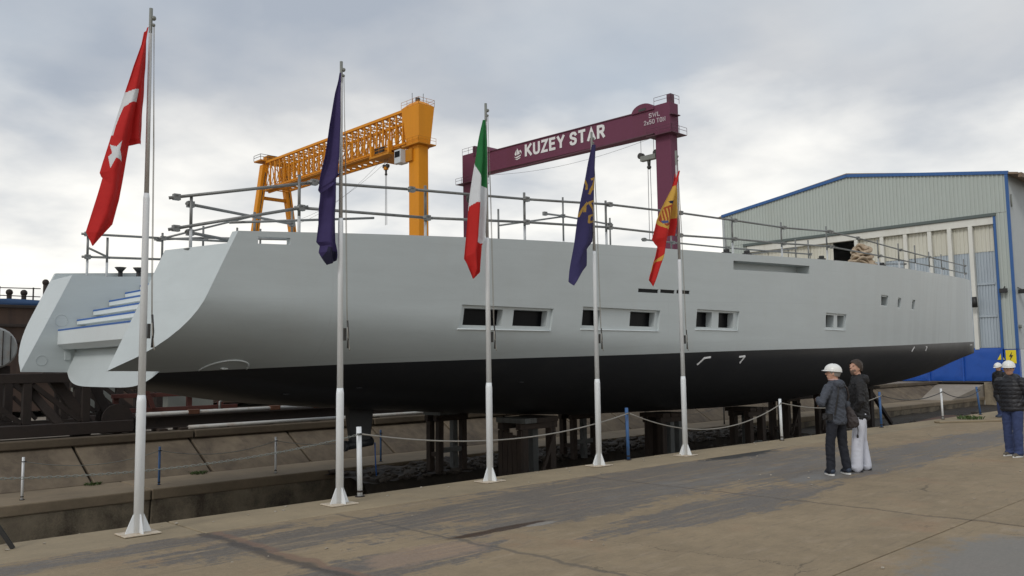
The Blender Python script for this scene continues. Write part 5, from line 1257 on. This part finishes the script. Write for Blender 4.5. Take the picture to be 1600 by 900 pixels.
for x, h in ((9.75, .95), (9.0, .5), (8.5, .5)):
    s = MB(); s.tube([(x, 36.6, 4.15), (x, 36.6, 4.25+h)], .09, 8); s.ball((x, 36.6, 4.25+h), .13, 8, 6); s.build('bollard', M['rust_d'], bg_)
# pale domed tank lying before the barge
tk = thing('tank', 'pale round-ended tank at the left edge before the barge', 'tank', (5.6, 28, 0))
s = MB(); s.tube([(6.05, 27.4, 2.4), (6.05, 27.5, 2.4), (6.05, 30.5, 2.4)], [.54, .6, .6], 28); s.build('shell', M['dome'], tk)
for y in (27.9, 30.0):
    s = MB(); s.box(5.55, 6.55, y-.12, y+.12, 0, 1.9); s.build('saddle', M['rust_d'], tk)
s = MB()
for k in range(5):
    rx = -.4+.2*k; rh = math.sqrt(.53**2-rx*rx); s.tube([(6.05+rx, 27.39, 2.4-rh), (6.05+rx, 27.39, 2.4+rh)], .014, 5)
s.build('ribs', M['rust_d'], tk)['kind'] = 'stuff'
# dark steel trestles
def trestle(label, x0, x1, y0, y1, z1, seed):
    rr = random.Random(seed); t = thing('steel_trestle', label, 'trestle', (x0, y0, 0), 'dark steel trestles under the stern')
    for y in (y0, y1):
        s = MB(); s.obox((x0-.3, y, .24), (x1+.3, y, .24), .24, .28, (0, 0, 1)); s.build('base_beam', M['rust_d'], t, .01)
        s = MB(); s.obox((x0-.2, y, z1), (x1+.2, y, z1), .22, .24, (0, 0, 1)); s.build('top_beam', M['rust_d'], t, .01)
        n = 3
        for i in range(n):
            x = x0+(x1-x0)*i/(n-1); s = MB(); s.obox((x, y, .385), (x, y, z1-.125), .2, .2, (0, 1, 0)); s.build('post', M['rust_d'], t, .01)
        for i in range(n-1):
            xa, xb = x0+(x1-x0)*i/(n-1)+.12, x0+(x1-x0)*(i+1)/(n-1)-.12
            s = MB(); s.obox((xa, y-.02, z1-.16), (xb, y-.02, .42), .12, .12, (0, 1, 0)); s.build('brace', M['rust_d'], t)
            if rr.random() < .5: s = MB(); s.obox((xa, y-.02, z1-.5), ((xa+xb)/2, y-.02, .42), .09, .09, (0, 1, 0)); s.build('brace', M['rust_d'], t)
    for x in (x0, x1):
        s = MB(); s.obox((x, y0, z1+.24), (x, y1, z1+.24), .2, .22, (0, 0, 1)); s.build('cross_beam', M['rust_d'], t, .01)
    for x in (x0+.1, x1-.1):
        s = MB(); s.box(x-.2, x+.2, y0-.2, y0+.2, .0, .098); s.build('foot_plate', M['rust_d'], t)
trestle('dark braced steel trestle under the white stern at the left edge', 4.7, 7.5, 24.2, 26.0, 1.55, 1)
trestle('dark steel trestle farther back in the gloom under the stern', 8.2, 10.6, 27.2, 29.0, 1.35, 2)
trestle('dark steel trestle left of the frame, half out of the picture', .6, 3.4, 24.6, 26.4, 1.7, 3)
for (p, q, r, l) in (((7.6, 24.3, .3), (6.6, 24.5, 1.75), .26, 'slanting dark steel leg under the stern left of the cable drum'), ((8.3, 24.5, .3), (7.6, 24.6, 1.7), .24, 'second slanting dark steel leg under the stern'), ((6.9, 24.1, .3), (6.0, 24.4, 1.5), .2, 'thin slanting dark steel leg under the stern')):
    s = MB(); s.obox(p, q, r, r, (0, 1, 0)); o = s.build('slanting_prop', M['rust_d'], None, .01); tag(o, l, 'prop')
# cable drum, beams and pipes along the far quay
t = thing('cable_drum', 'dark round cable drum on the far quay left of the first flagpole', 'drum', (8.25, 24.2, .05))
s = MB(); s.tube([(8.25, 23.95, .42), (8.25, 24.0, .42)], .40, 22); s.build('flange', M['rust_d'], t)
s = MB(); s.tube([(8.25, 24.45, .42), (8.25, 24.5, .42)], .40, 22); s.build('flange', M['rust_d'], t)
s = MB(); s.tube([(8.25, 24.001, .42), (8.25, 24.449, .42)], .28, 18); s.build('core', M['lamp'], t)
s = MB(); s.box(7.85, 8.65, 23.9, 24.55, .05, .1); s.build('chock', M['timber'], t)
t = thing('steel_beam', 'long black steel beam on the far quay carrying a pale pipe', 'beam', (14, 24.05, .05))
s = MB(); s.box(8.7, 22.5, 24.0, 24.03, .13, .41); s.build('web', M['rust_d'], t)
s = MB(); s.box(8.7, 22.5, 23.9, 24.13, .10, .129); s.box(8.7, 22.5, 23.9, 24.13, .411, .44); s.build('flanges', M['rust_d'], t)['kind'] = 'stuff'
s = MB(); s.box(3.5, 8.6, 23.75, 24.0, .08, .38); o = s.build('steel_beam', M['rust_d'], None, .01); tag(o, 'black steel beam on the far quay below the braced trestle', 'beam')
t = thing('pipe', 'long pale pipe with brown clamps on the black beam under the stern', 'pipe', (14, 24, .5))
s = MB(); s.tube([(8.75, 24.0, .50), (14.4, 24.0, .50)], .055, 10); s.build('tube', M['pipe'], t)
s = MB(); s.tube([(14.5, 24.0, .50), (21.5, 24.0, .48)], .045, 10); s.build('tube', M['pipe'], t)
for x in (10.35, 12.9, 14.4, 17.6):
    s = MB(); s.box(x-.16, x+.16, 23.92, 24.08, .445, .575); s.build('clamp', M['clamp'], t, .01)
s = MB(); s.tube([(10.1, 23.72, .1), (15.0, 23.68, .1)], .055, 10); o = s.build('pipe', M['pipe']); tag(o, 'shorter pale pipe lying on the coping of the far quay', 'pipe')
s = MB(); s.tube([(15.2, 23.7, .1), (21.0, 23.7, .1)], .05, 10); o = s.build('pipe', M['pipe']); tag(o, 'pale pipe on the far coping behind the four-legged stand', 'pipe')
for x in (8.8, 9.4, 10.0, 11.2, 12.6, 14.2, 16.5): 
    s = MB(); s.box(x-.12, x+.12, 23.72, 24.3, .0, .098); o = s.build('timber_block', M['timber'], None, .01); tag(o, 'timber block under the long black beam, %s' % {8.8: 'at its left end', 9.4: 'second from its left end', 10.0: 'third from its left end', 11.2: 'fourth from its left end', 12.6: 'left of the second flagpole', 14.2: 'right of the rudder', 16.5: 'behind the third flagpole'}[x], 'block', 'timber blocks under the long beam')
# red oxide steel frame
t = thing('steel_rack', 'red oxide steel frame in the gloom under the stern, right of the first flagpole', 'frame', (9, 25.5, 0))
for x in (8.75, 9.6, 10.9, 11.9):
    s = MB(); s.obox((x, 25.6, 0), (x, 25.6, 1.0), .14, .14, (0, 1, 0)); s.build('post', M['rust_r'], t, .008)
for z in (.55, .98):
    s = MB(); s.obox((8.6, 25.5, z), (12.4, 25.5, z), .1, .12, (0, 0, 1)); s.build('rail', M['rust_r'], t, .008)
s = MB(); s.obox((9.5, 25.4, 1.25), (9.75, 25.4, .6), .12, .08, (0, 1, 0)); s.build('brace', M['rust_r'], t, .008)
s = MB(); s.obox((12.0, 25.2, .78), (14.8, 25.2, .80), .1, .1, (0, 0, 1)); o = s.build('pipe', M['rust_r']); tag(o, 'dull red bar in the gloom above the black beam', 'bar')
s = MB(); s.tube([(11.6, 25.0, .3), (11.6, 25.0, .72), (11.8, 25.0, .8), (15.2, 25.0, .86), (15.5, 25.0, .8), (15.6, 25.0, .45)], .04, 8); o = s.build('handrail', M['scaf']); tag(o, 'bent grey tube handrail under the hull left of the rudder', 'handrail')
for x, y, a, h, c, l in ((12.2, 28.5, 1.6, 1.1, 'steel_g', 'grey steel crate in the gloom under the hull'), (9.9, 30.5, 1.3, 1.25, 'steel_g', 'grey steel cabinet in the gloom behind the red frame'), (6.4, 29.6, 1.2, .9, 'clad_b', 'pale crate glimpsed through the braced trestle')):
    s = MB(); s.box(x-a/2, x+a/2, y, y+.9, .06, h); 
    t = thing('crate', l, 'crate', (x, y, 0)); s.build('body', M[c], t, .02)
    s = MB(); s.box(x-a/2-.03, x+a/2+.03, y-.03, y+.93, h+.001, h+.05); s.build('lid', M['rust_d'], t, .01)
    s = MB(); s.box(x-a/2+.02, x-a/2+.12, y-.01, y+.9, 0, .059); s.box(x+a/2-.12, x+a/2-.02, y-.01, y+.9, 0, .059); s.build('runners', M['timber'], t)['kind'] = 'stuff'

# ================================================================ PEOPLE
def capsule(mb, a, b, ra, rb, n=12):
    a, b = Vector(a), Vector(b); d = b-a; L = d.length; u = d/L; pts = []; rs = []
    for k in range(4): t = k/4*math.pi/2; pts.append(a - u*ra*math.cos(t)); rs.append(max(.002, ra*math.sin(t)))
    for k in range(5): t = k/4; pts.append(a.lerp(b, t)); rs.append(ra+(rb-ra)*t)
    for k in range(1, 5): t = k/4*math.pi/2; pts.append(b + u*rb*math.sin(t)); rs.append(max(.002, rb*math.cos(t)))
    mb.tube(pts, rs, n)
def chain_c(mb, pts, rs, n=12):
    for i in range(len(pts)-1): capsule(mb, pts[i], pts[i+1], rs[i], rs[i+1], n)
def loft(mb, rings, n=20):
    """rings of (cx, cy, cz, rx, ry): closed elliptic loft"""
    vs = []; fs = []
    for cx, cy, cz, rx, ry_ in rings:
        for k in range(n): t = 2*math.pi*k/n; vs.append((cx+rx*math.cos(t), cy+ry_*math.sin(t), cz))
    for i in range(len(rings)-1):
        for k in range(n): fs.append((i*n+k, i*n+(k+1) % n, (i+1)*n+(k+1) % n, (i+1)*n+k))
    fs.append(tuple(reversed(range(n)))); fs.append(tuple(range((len(rings)-1)*n, len(rings)*n)))
    mb.add(vs, fs, True)
def fuse(mb, name, mat, parent, R, voxel=.011, smooth=4, wrinkle=0.0, wscale=9, aniso=(1, 1, 1), rows=0):
    me = mb.mesh(name, M['skin']); o = bpy.data.objects.new('tmp', me); COL.objects.link(o)
    md = o.modifiers.new('r', 'REMESH'); md.mode = 'VOXEL'; md.voxel_size = voxel; md.use_smooth_shade = True
    if smooth: md = o.modifiers.new('s', 'SMOOTH'); md.factor = .5; md.iterations = smooth
    m2 = evaluated(o); bpy.data.objects.remove(o); bpy.data.meshes.remove(me); m2.name = name
    if wrinkle or rows:
        nrm = [v.normal.copy() for v in m2.vertices]
        for v, nn in zip(m2.vertices, nrm):
            c = v.co; w_ = 0
            if wrinkle:
                q = Vector((c.x*wscale*aniso[0], c.y*wscale*aniso[1], c.z*wscale*aniso[2])); dq = q + Vector((c.z*4, -c.z*3, c.x*5))
                w_ += wrinkle*(.7*mnoise.noise(q*.7) + .55 - 2.0*abs(mnoise.noise(dq*1.15)) + .35 - 1.0*abs(mnoise.noise(q*2.6+Vector((3, 7, 1)))))
            if rows: w_ += .007*abs(math.sin(c.z*math.pi/rows)) - .005
            v.co = c + nn*w_
    m2.transform(R)
    m2.materials.clear(); m2.materials.append(M[mat] if isinstance(mat, str) else mat)
    for p in m2.polygons: p.use_smooth = True; p.material_index = 0
    return link(name, m2, parent)
def add_head(mb, H, hair=False):
    """head at H (centre), local axes: face towards +Y"""
    mb.ball(H, .1, 20, 14, (.76, .94, 1.16)); c = Vector(H)
    mb.ball(c+Vector((0, .025, -.062)), .062, 14, 10, (.92, 1.0, .95))            # jaw
    capsule(mb, c+Vector((0, .088, .012)), c+Vector((0, .108, -.022)), .009, .016)     # nose
    mb.ball(c+Vector((0, .082, -.058)), .022, 10, 6, (1.3, .7, .45))                # mouth
    for sx in (-1, 1):
        mb.ball(c+Vector((sx*.079, -.005, -.005)), .03, 10, 8, (.4, .75, 1.1))       # ears
        mb.ball(c+Vector((sx*.034, .08, .026)), .022, 8, 6, (1.1, .5, .5))           # brows
def hand(mb, wrist, d, palm_n, L=.18, curl=.5):
    """palm, four unequal fingers bent at the knuckle and a thumb from the side of the palm"""
    w_ = Vector(wrist); d = Vector(d).normalized(); n = Vector(palm_n); n = (n-d*n.dot(d)).normalized(); s = d.cross(n)
    k = L/.18
    for i in range(4): capsule(mb, w_+s*((i-1.5)*.018*k), w_+d*.085*k+s*((i-1.5)*.021*k), .014*k, .012*k, 8)
    for i, ln in enumerate((.070, .082, .077, .06)):
        a = w_+d*.088*k+s*((i-1.5)*.021*k); b = a+(d*math.cos(curl)+n*math.sin(curl))*ln*.5*k; c = b+(d*math.cos(curl*2)+n*math.sin(curl*2))*ln*.5*k
        capsule(mb, a, b, .0095*k, .009*k, 8); capsule(mb, b, c, .009*k, .0075*k, 8)
    a = w_+d*.03*k-s*.03*k; b = a+(d*.6-s*.5+n*.4).normalized()*.04*k; capsule(mb, a, b, .013*k, .011*k, 8); capsule(mb, b, b+(d*.8+n*.3).normalized()*.032*k, .011*k, .008*k, 8)
def person(spec):
    """local frame: +Y is where the body faces, +X its right hand side... (x right, y forward, z up)"""
    hgt = spec['h']; k = hgt/1.75; x, y, rz = spec['at']
    t = thing('person', spec['label'], 'person', (x, y, 0))
    R = Matrix.Rotation(rz, 4, 'Z') @ Matrix.Scale(k, 4)
    P = spec['pose']; hip = .90; lean = P.get('lean', 0.0)
    HR = Matrix.Translation(Vector(P['head'])) @ Matrix.Rotation(P.get('turn', 0), 4, 'Z') @ Matrix.Rotation(P.get('tilt', 0), 4, 'X')
    legs = P['legs']; arms = P['arms']            # each [hip, knee, ankle] / [shoulder, elbow, wrist]
    # body: one continuous figure, head to feet
    b = MB(); hb_ = MB(); add_head(hb_, (0, 0, 0))
    b.add([HR @ Vector(v) for v in hb_.v], hb_.f, True)
    nk = Vector((0, lean-.01, 1.43)); capsule(b, nk, Vector(P['head'])+Vector((0, -.015, -.07)), .062, .055)
    loft(b, [(0, 0, .84, .13, .09), (0, 0, .95, .155, .105), (0, lean*.3, 1.08, .135, .095), (0, lean*.6, 1.25, .16, .105), (0, lean*.9, 1.38, .17, .095), (0, lean, 1.45, .09, .07)])
    for l in legs: chain_c(b, l, [.078, .052, .038]); capsule(b, Vector(l[2]), Vector(l[2])+Vector((0, .03, -.05)), .03, .022)
    for a in arms:
        chain_c(b, a[:3], [.05, .04, .028]); dd = Vector(a[2])-Vector(a[1]); hand(b, Vector(a[2])+dd.normalized()*.02, a[4] if len(a) > 4 else dd, a[3] if len(a) > 3 else (0, 0, -1), .18, P.get('curl', .6))
    fuse(b, 'body', 'skin', t, R, .0085, 2)
    # trousers
    m = MB(); loft(m, [(0, -.005, .80, .135, .105), (0, -.005, .88, .155, .114), (0, 0, .92, .13, .095)])
    lr = spec.get('leg_r', (.092, .072, .068))
    for l in legs:
        an = Vector(l[2]); kn = Vector(l[1]); chain_c(m, [l[0], l[1], an+(an-kn).normalized()*.015], lr, 14)
        m.ball(an+Vector((0, .02, -.02)), lr[2], 12, 8, (1.06, 1.2, .55))
    fuse(m, 'trousers', spec['trousers'], t, R, .010, 4, spec.get('tw', .007), 7, (1.3, 1.3, 1.5))
    # jacket
    m = MB(); hem = spec.get('hem', .80); w_ = spec.get('bulk', 1.0)
    loft(m, [(0, lean*.05, hem, .175*w_, .135*w_), (0, lean*.1, hem+.05, .19*w_, .142*w_), (0, lean*.3, 1.05, .18*w_, .132*w_), (0, lean*.6, 1.22, .2*w_, .138*w_), (0, lean*.85, 1.35, .205*w_, .12*w_), (0, lean*.9, 1.40, .185*w_, .11*w_), (0, lean, 1.45, .115*w_, .09), (0, lean+.005, 1.49, .078, .075)], 24)
    ar = spec.get('arm_r', (.078, .062, .048))
    for a in arms:
        m.ball(Vector(a[0])+Vector((0, 0, -.02)), ar[0]*.92, 12, 8); w3 = Vector(a[2]); chain_c(m, a[:3], ar, 14)
    if spec.get('hood'): m.ball((0, lean-.10, 1.445), .10, 14, 10, (1.25, .8, .75)); m.ball((0, lean-.02, 1.485), .085, 14, 8, (1.15, 1.1, .5))
    else: chain_c(m, [(0.05, lean-.06, 1.5), (-.05, lean-.06, 1.5)], [.035, .035])
    fuse(m, 'jacket', spec['jacket'], t, R, .0105, 7, spec.get('wr', .012), 8, (1, 1, 1.5), spec.get('quilt', 0))
    # shoes
    for l in legs:
        an = Vector(l[2]); m = MB(); yaw = P.get('foot', 0.0)
        f = Vector((math.sin(yaw), math.cos(yaw), 0))
        chain_c(m, [an+Vector((0, 0, -.02))-f*.04, an+Vector((0, 0, -.045))+f*.06, an+Vector((0, 0, -.058))+f*.16], [.045, .046, .034])
        m.ball(an+Vector((0, 0, .0)), .05, 10, 8)
        sh = fuse(m, 'shoe', spec['shoe'], t, R, .009, 2)
        m = MB(); pr = []
        for q in range(20):
            th = 2*math.pi*q/20; pr.append(an + f*(.055+.142*math.cos(th)) + Vector((f.y, -f.x, 0))*(.046*math.sin(th)*(1.05-.12*math.cos(th))) + Vector((0, 0, .028-an.z)))
        m.prism([tuple(p) for p in pr], (0, 0, -.026)); me = m.mesh('sole', M[spec.get('sole', 'sole')]); me.transform(R); link('sole', me, sh)
    # hair and helmet
    def headpart(mb, name, mat): 
        me = mb.mesh(name, M[mat]); me.transform(R @ HR); return link(name, me, t)
    hb_ = MB()
    def hairfn(u, v):
        a = 2*math.pi*u; th = v*math.pi*(.60+.06*max(0, -math.sin(a))); front = max(0, math.sin(a)+.25)/1.25; low = 1-.40*front**1.5
        th *= low; vol = .03 if spec.get('helmet') else .13-.05*front; n_ = 1.02+vol+(.07*mnoise.noise(Vector((math.cos(a)*3, math.sin(a)*3, th*3)))+.10*mnoise.noise(Vector((math.cos(a)*9, math.sin(a)*9, th*7))))*(.4 if spec.get('helmet') else 1)
        return (.083*math.sin(th)*math.cos(a)*n_, -.006+.104*math.sin(th)*math.sin(a)*n_, .012+.117*math.cos(th)*n_)
    hb_.grid(hairfn, 32, 16); headpart(hb_, 'hair', spec['hair'])
    # eyes: small dark lids and a mouth line so the face reads
    e = MB()
    for sx in (-1, 1): e.ball((sx*.034, .092, .008), .011, 8, 6, (1.4, .5, .6))
    headpart(e, 'eyes', 'hair')
    if spec.get('beard'):
        e = MB()
        def brd(u, v):
            a = (u-.5)*3.3; r = 1-.5*v*v; fr = max(0, math.cos(a)); z0 = -.035-.018*fr**2
            return (.0625*math.sin(a)*r, .018+.0715*math.cos(a)*(r+.02), z0-.075*v)
        e.grid(brd, 24, 8); headpart(e, 'beard', 'stubble')
    if spec.get('helmet'):
        e = MB(); n_ = 40
        def shell(u, v):
            a = 2*math.pi*u; th = v*math.pi/2*.98; rid = 1+.035*max(0, math.cos(a*1-math.pi/2))**8*math.sin(th)
            r = .121; return (r*.92*math.sin(th)*math.cos(a), r*1.12*math.sin(th)*math.sin(a)*rid, .044+.112*math.cos(th)*(1+.05*(abs(math.cos(a)) < .16)*(th > .1)))
        e.grid(shell, n_, 14); hl = headpart(e, 'helmet', 'helmet')
        e = MB()
        def brim(u, v):
            a = 2*math.pi*u; ext = .006+.042*max(0, math.sin(a))**2; r = 1
            return ((.110+ext*.6*v)*math.cos(a), (.134+ext*v)*math.sin(a), .046-.010*v-.008*max(0, math.sin(a))*v)
        e.grid(brim, n_, 3); e.grid(lambda u, v: tuple(Vector(brim(u, 1))*(1-.1*v)+Vector((0, 0, -.006))), n_, 1)
        me = e.mesh('brim', M['helmet']); me.transform(R @ HR); link('brim', me, hl)
    return t, R
LEG = lambda sx, dy=0, sp=.1, kb=.02: [(sx*.095, 0, .88), (sx*(sp+.0), dy*.5+kb, .47), (sx*sp*1.1, dy, .09)]
# facing angles: rotation about Z of local +Y;   local +Y at angle rz+90 deg
def face(deg): return math.radians(deg-90)
S1 = dict(h=1.66, at=(12.61, 5.98, face(82)), label='man in slate hooded jacket and white helmet seen from behind, bag at his hip', jacket='j_navy', trousers='t_navy', shoe='shoe_d', hair='hair_g', helmet=True, hood=True, hem=.80,
          pose=dict(head=(0, .02, 1.615), turn=.55, tilt=.12, lean=.01, foot=.5, legs=[LEG(-1, .03, .15), LEG(1, -.06, .13)],
                    arms=[[(-.19, 0, 1.37), (-.34, .03, 1.15), (-.10, .24, 1.19), (0, 0, -1)], [(.19, 0, 1.37), (.27, -.02, 1.1), (.12, .22, 1.12), (0, 0, -1)]]))
S2 = dict(h=1.73, at=(13.26, 5.90, face(118)), label='bareheaded dark-haired man in a black jacket and baggy white trousers', jacket='j_black', trousers='t_white', shoe='shoe_b', sole='strap', hair='hair', beard=True, hood=True, hem=.80, leg_r=(.104, .088, .088), bulk=1.07, tw=.003,
          pose=dict(head=(0, .03, 1.625), turn=.75, tilt=.28, lean=.01, foot=.2, legs=[LEG(-1, .09, .13), LEG(1, -.06, .12)],
                    arms=[[(-.18, 0, 1.37), (-.24, -.01, 1.1), (-.14, .12, .90), (1, 0, 0), (.2, .2, -1)], [(.18, 0, 1.37), (.245, -.05, 1.1), (.15, .07, .90), (-1, 0, 0), (-.1, .05, -1)]]))
S3 = dict(h=1.675, at=(16.84, 4.75, face(163)), label='man in black quilted jacket, blue jeans and white helmet at the right edge', jacket='j_puff', trousers='t_jean', shoe='shoe_b', hair='hair_g', helmet=True, hood=True, hem=.82, bulk=1.14, arm_r=(.092, .078, .06), quilt=.075, wr=.006, leg_r=(.105, .08, .075),
          pose=dict(head=(0, .03, 1.605), turn=.55, tilt=-.04, lean=.0, foot=.0, legs=[LEG(-1, .07, .11), LEG(1, -.04, .11)],
                    arms=[[(-.21, 0, 1.36), (-.30, -.06, 1.1), (-.15, .02, .93), (1, 0, 0), (.28, -.1, -1)], [(.21, 0, 1.36), (.30, -.06, 1.1), (.15, .02, .93), (-1, 0, 0), (-.28, -.1, -1)]]))
S4 = dict(h=1.58, at=(27.45, 8.02, face(150)), label='man in plain black jacket and white helmet standing farthest back near the hangar', jacket='j_black', trousers='t_jean', shoe='shoe_d', sole='strap', hair='hair_g', helmet=True, hood=False, hem=.80,
          pose=dict(head=(0, .04, 1.60), turn=.3, tilt=-.22, lean=.02, foot=.0, legs=[LEG(-1, .09, .09), LEG(1, -.03, .09)],
                    arms=[[(-.19, 0, 1.37), (-.24, .0, 1.1), (-.15, .07, .90), (1, 0, 0), (.1, .05, -1)], [(.19, 0, 1.37), (.24, .0, 1.1), (.15, .07, .90), (-1, 0, 0), (-.1, .05, -1)]]))
p1, R1 = person(S1); p2, R2 = person(S2); p3, R3 = person(S3); p4, R4 = person(S4)
# collar of the first man, and the shoulder bag he carries
m = MB(); pts = [(.078*math.cos(a), .012+.078*math.sin(a), 1.515) for a in [2*math.pi*k/24 for k in range(25)]]; m.tube(pts, .014, 6); me = m.mesh('collar', M['collar']); me.transform(R1); link('collar', me, p1)
t = thing('shoulder_bag', 'dark slouchy shoulder bag hanging at the hip of the man in slate jacket', 'bag', tuple((Matrix.Translation(p1.location) @ R1) @ Vector((.30, -.02, .8))))
RB = Matrix.Translation(Vector(p1.location)-Vector(t.location)) @ R1
m = MB(); loft(m, [(.27, -.06, .73, .03, .07), (.275, -.06, .76, .055, .15), (.275, -.055, .84, .075, .165), (.27, -.05, .95, .06, .13), (.255, -.04, 1.06, .035, .06), (.245, -.03, 1.12, .018, .02)], 18)
o = fuse(m, 'pouch', 'bag', t, RB, .009, 3, .012, 9)
m = MB(); m.tube([(.24, -.03, 1.10), (.22, -.10, 1.25), (.13, -.13, 1.38), (.02, -.085, 1.47)], .017, 8); m.tube([(.24, -.02, 1.10), (.21, .11, 1.25), (.12, .14, 1.36), (.04, .08, 1.47)], .017, 8); me = m.mesh('strap', M['bag']); me.transform(RB); link('strap', me, t)
m = MB(); m.tube([(.3, -.17, .80), (.31, -.18, .70), (.305, -.17, .58)], .008, 6); m.ball((.305, -.17, .60), .02, 8, 6, (1, 1, 1.5)); me = m.mesh('cord', M['strap']); me.transform(RB); link('cord', me, t)
# camera strap and camera on his other side
t = thing('camera', 'dark camera on a broad strap at the left hip of the man in slate', 'camera', tuple((Matrix.Translation(p1.location) @ R1) @ Vector((-.2, 0, .9))))
RB = Matrix.Translation(Vector(p1.location)-Vector(t.location)) @ R1
m = MB(); m.box(-.26, -.18, -.06, .07, .88, .98); me = m.mesh('camera_body', M['strap']); me.transform(RB); link('camera_body', me, t)
m = MB(); m.obox((-.19, -.10, .95), (-.155, -.155, 1.28), .035, .008, (0, 1, 0)); m.obox((-.155, -.155, 1.28), (-.05, -.105, 1.47), .035, .008, (0, 1, 0)); me = m.mesh('strap', M['strap']); me.transform(RB); link('strap', me, t)
m = MB(); m.tube([(-.26, .005, .93), (-.32, .005, .93)], .035, 12); me = m.mesh('lens', M['strap']); me.transform(RB); link('lens', me, t)
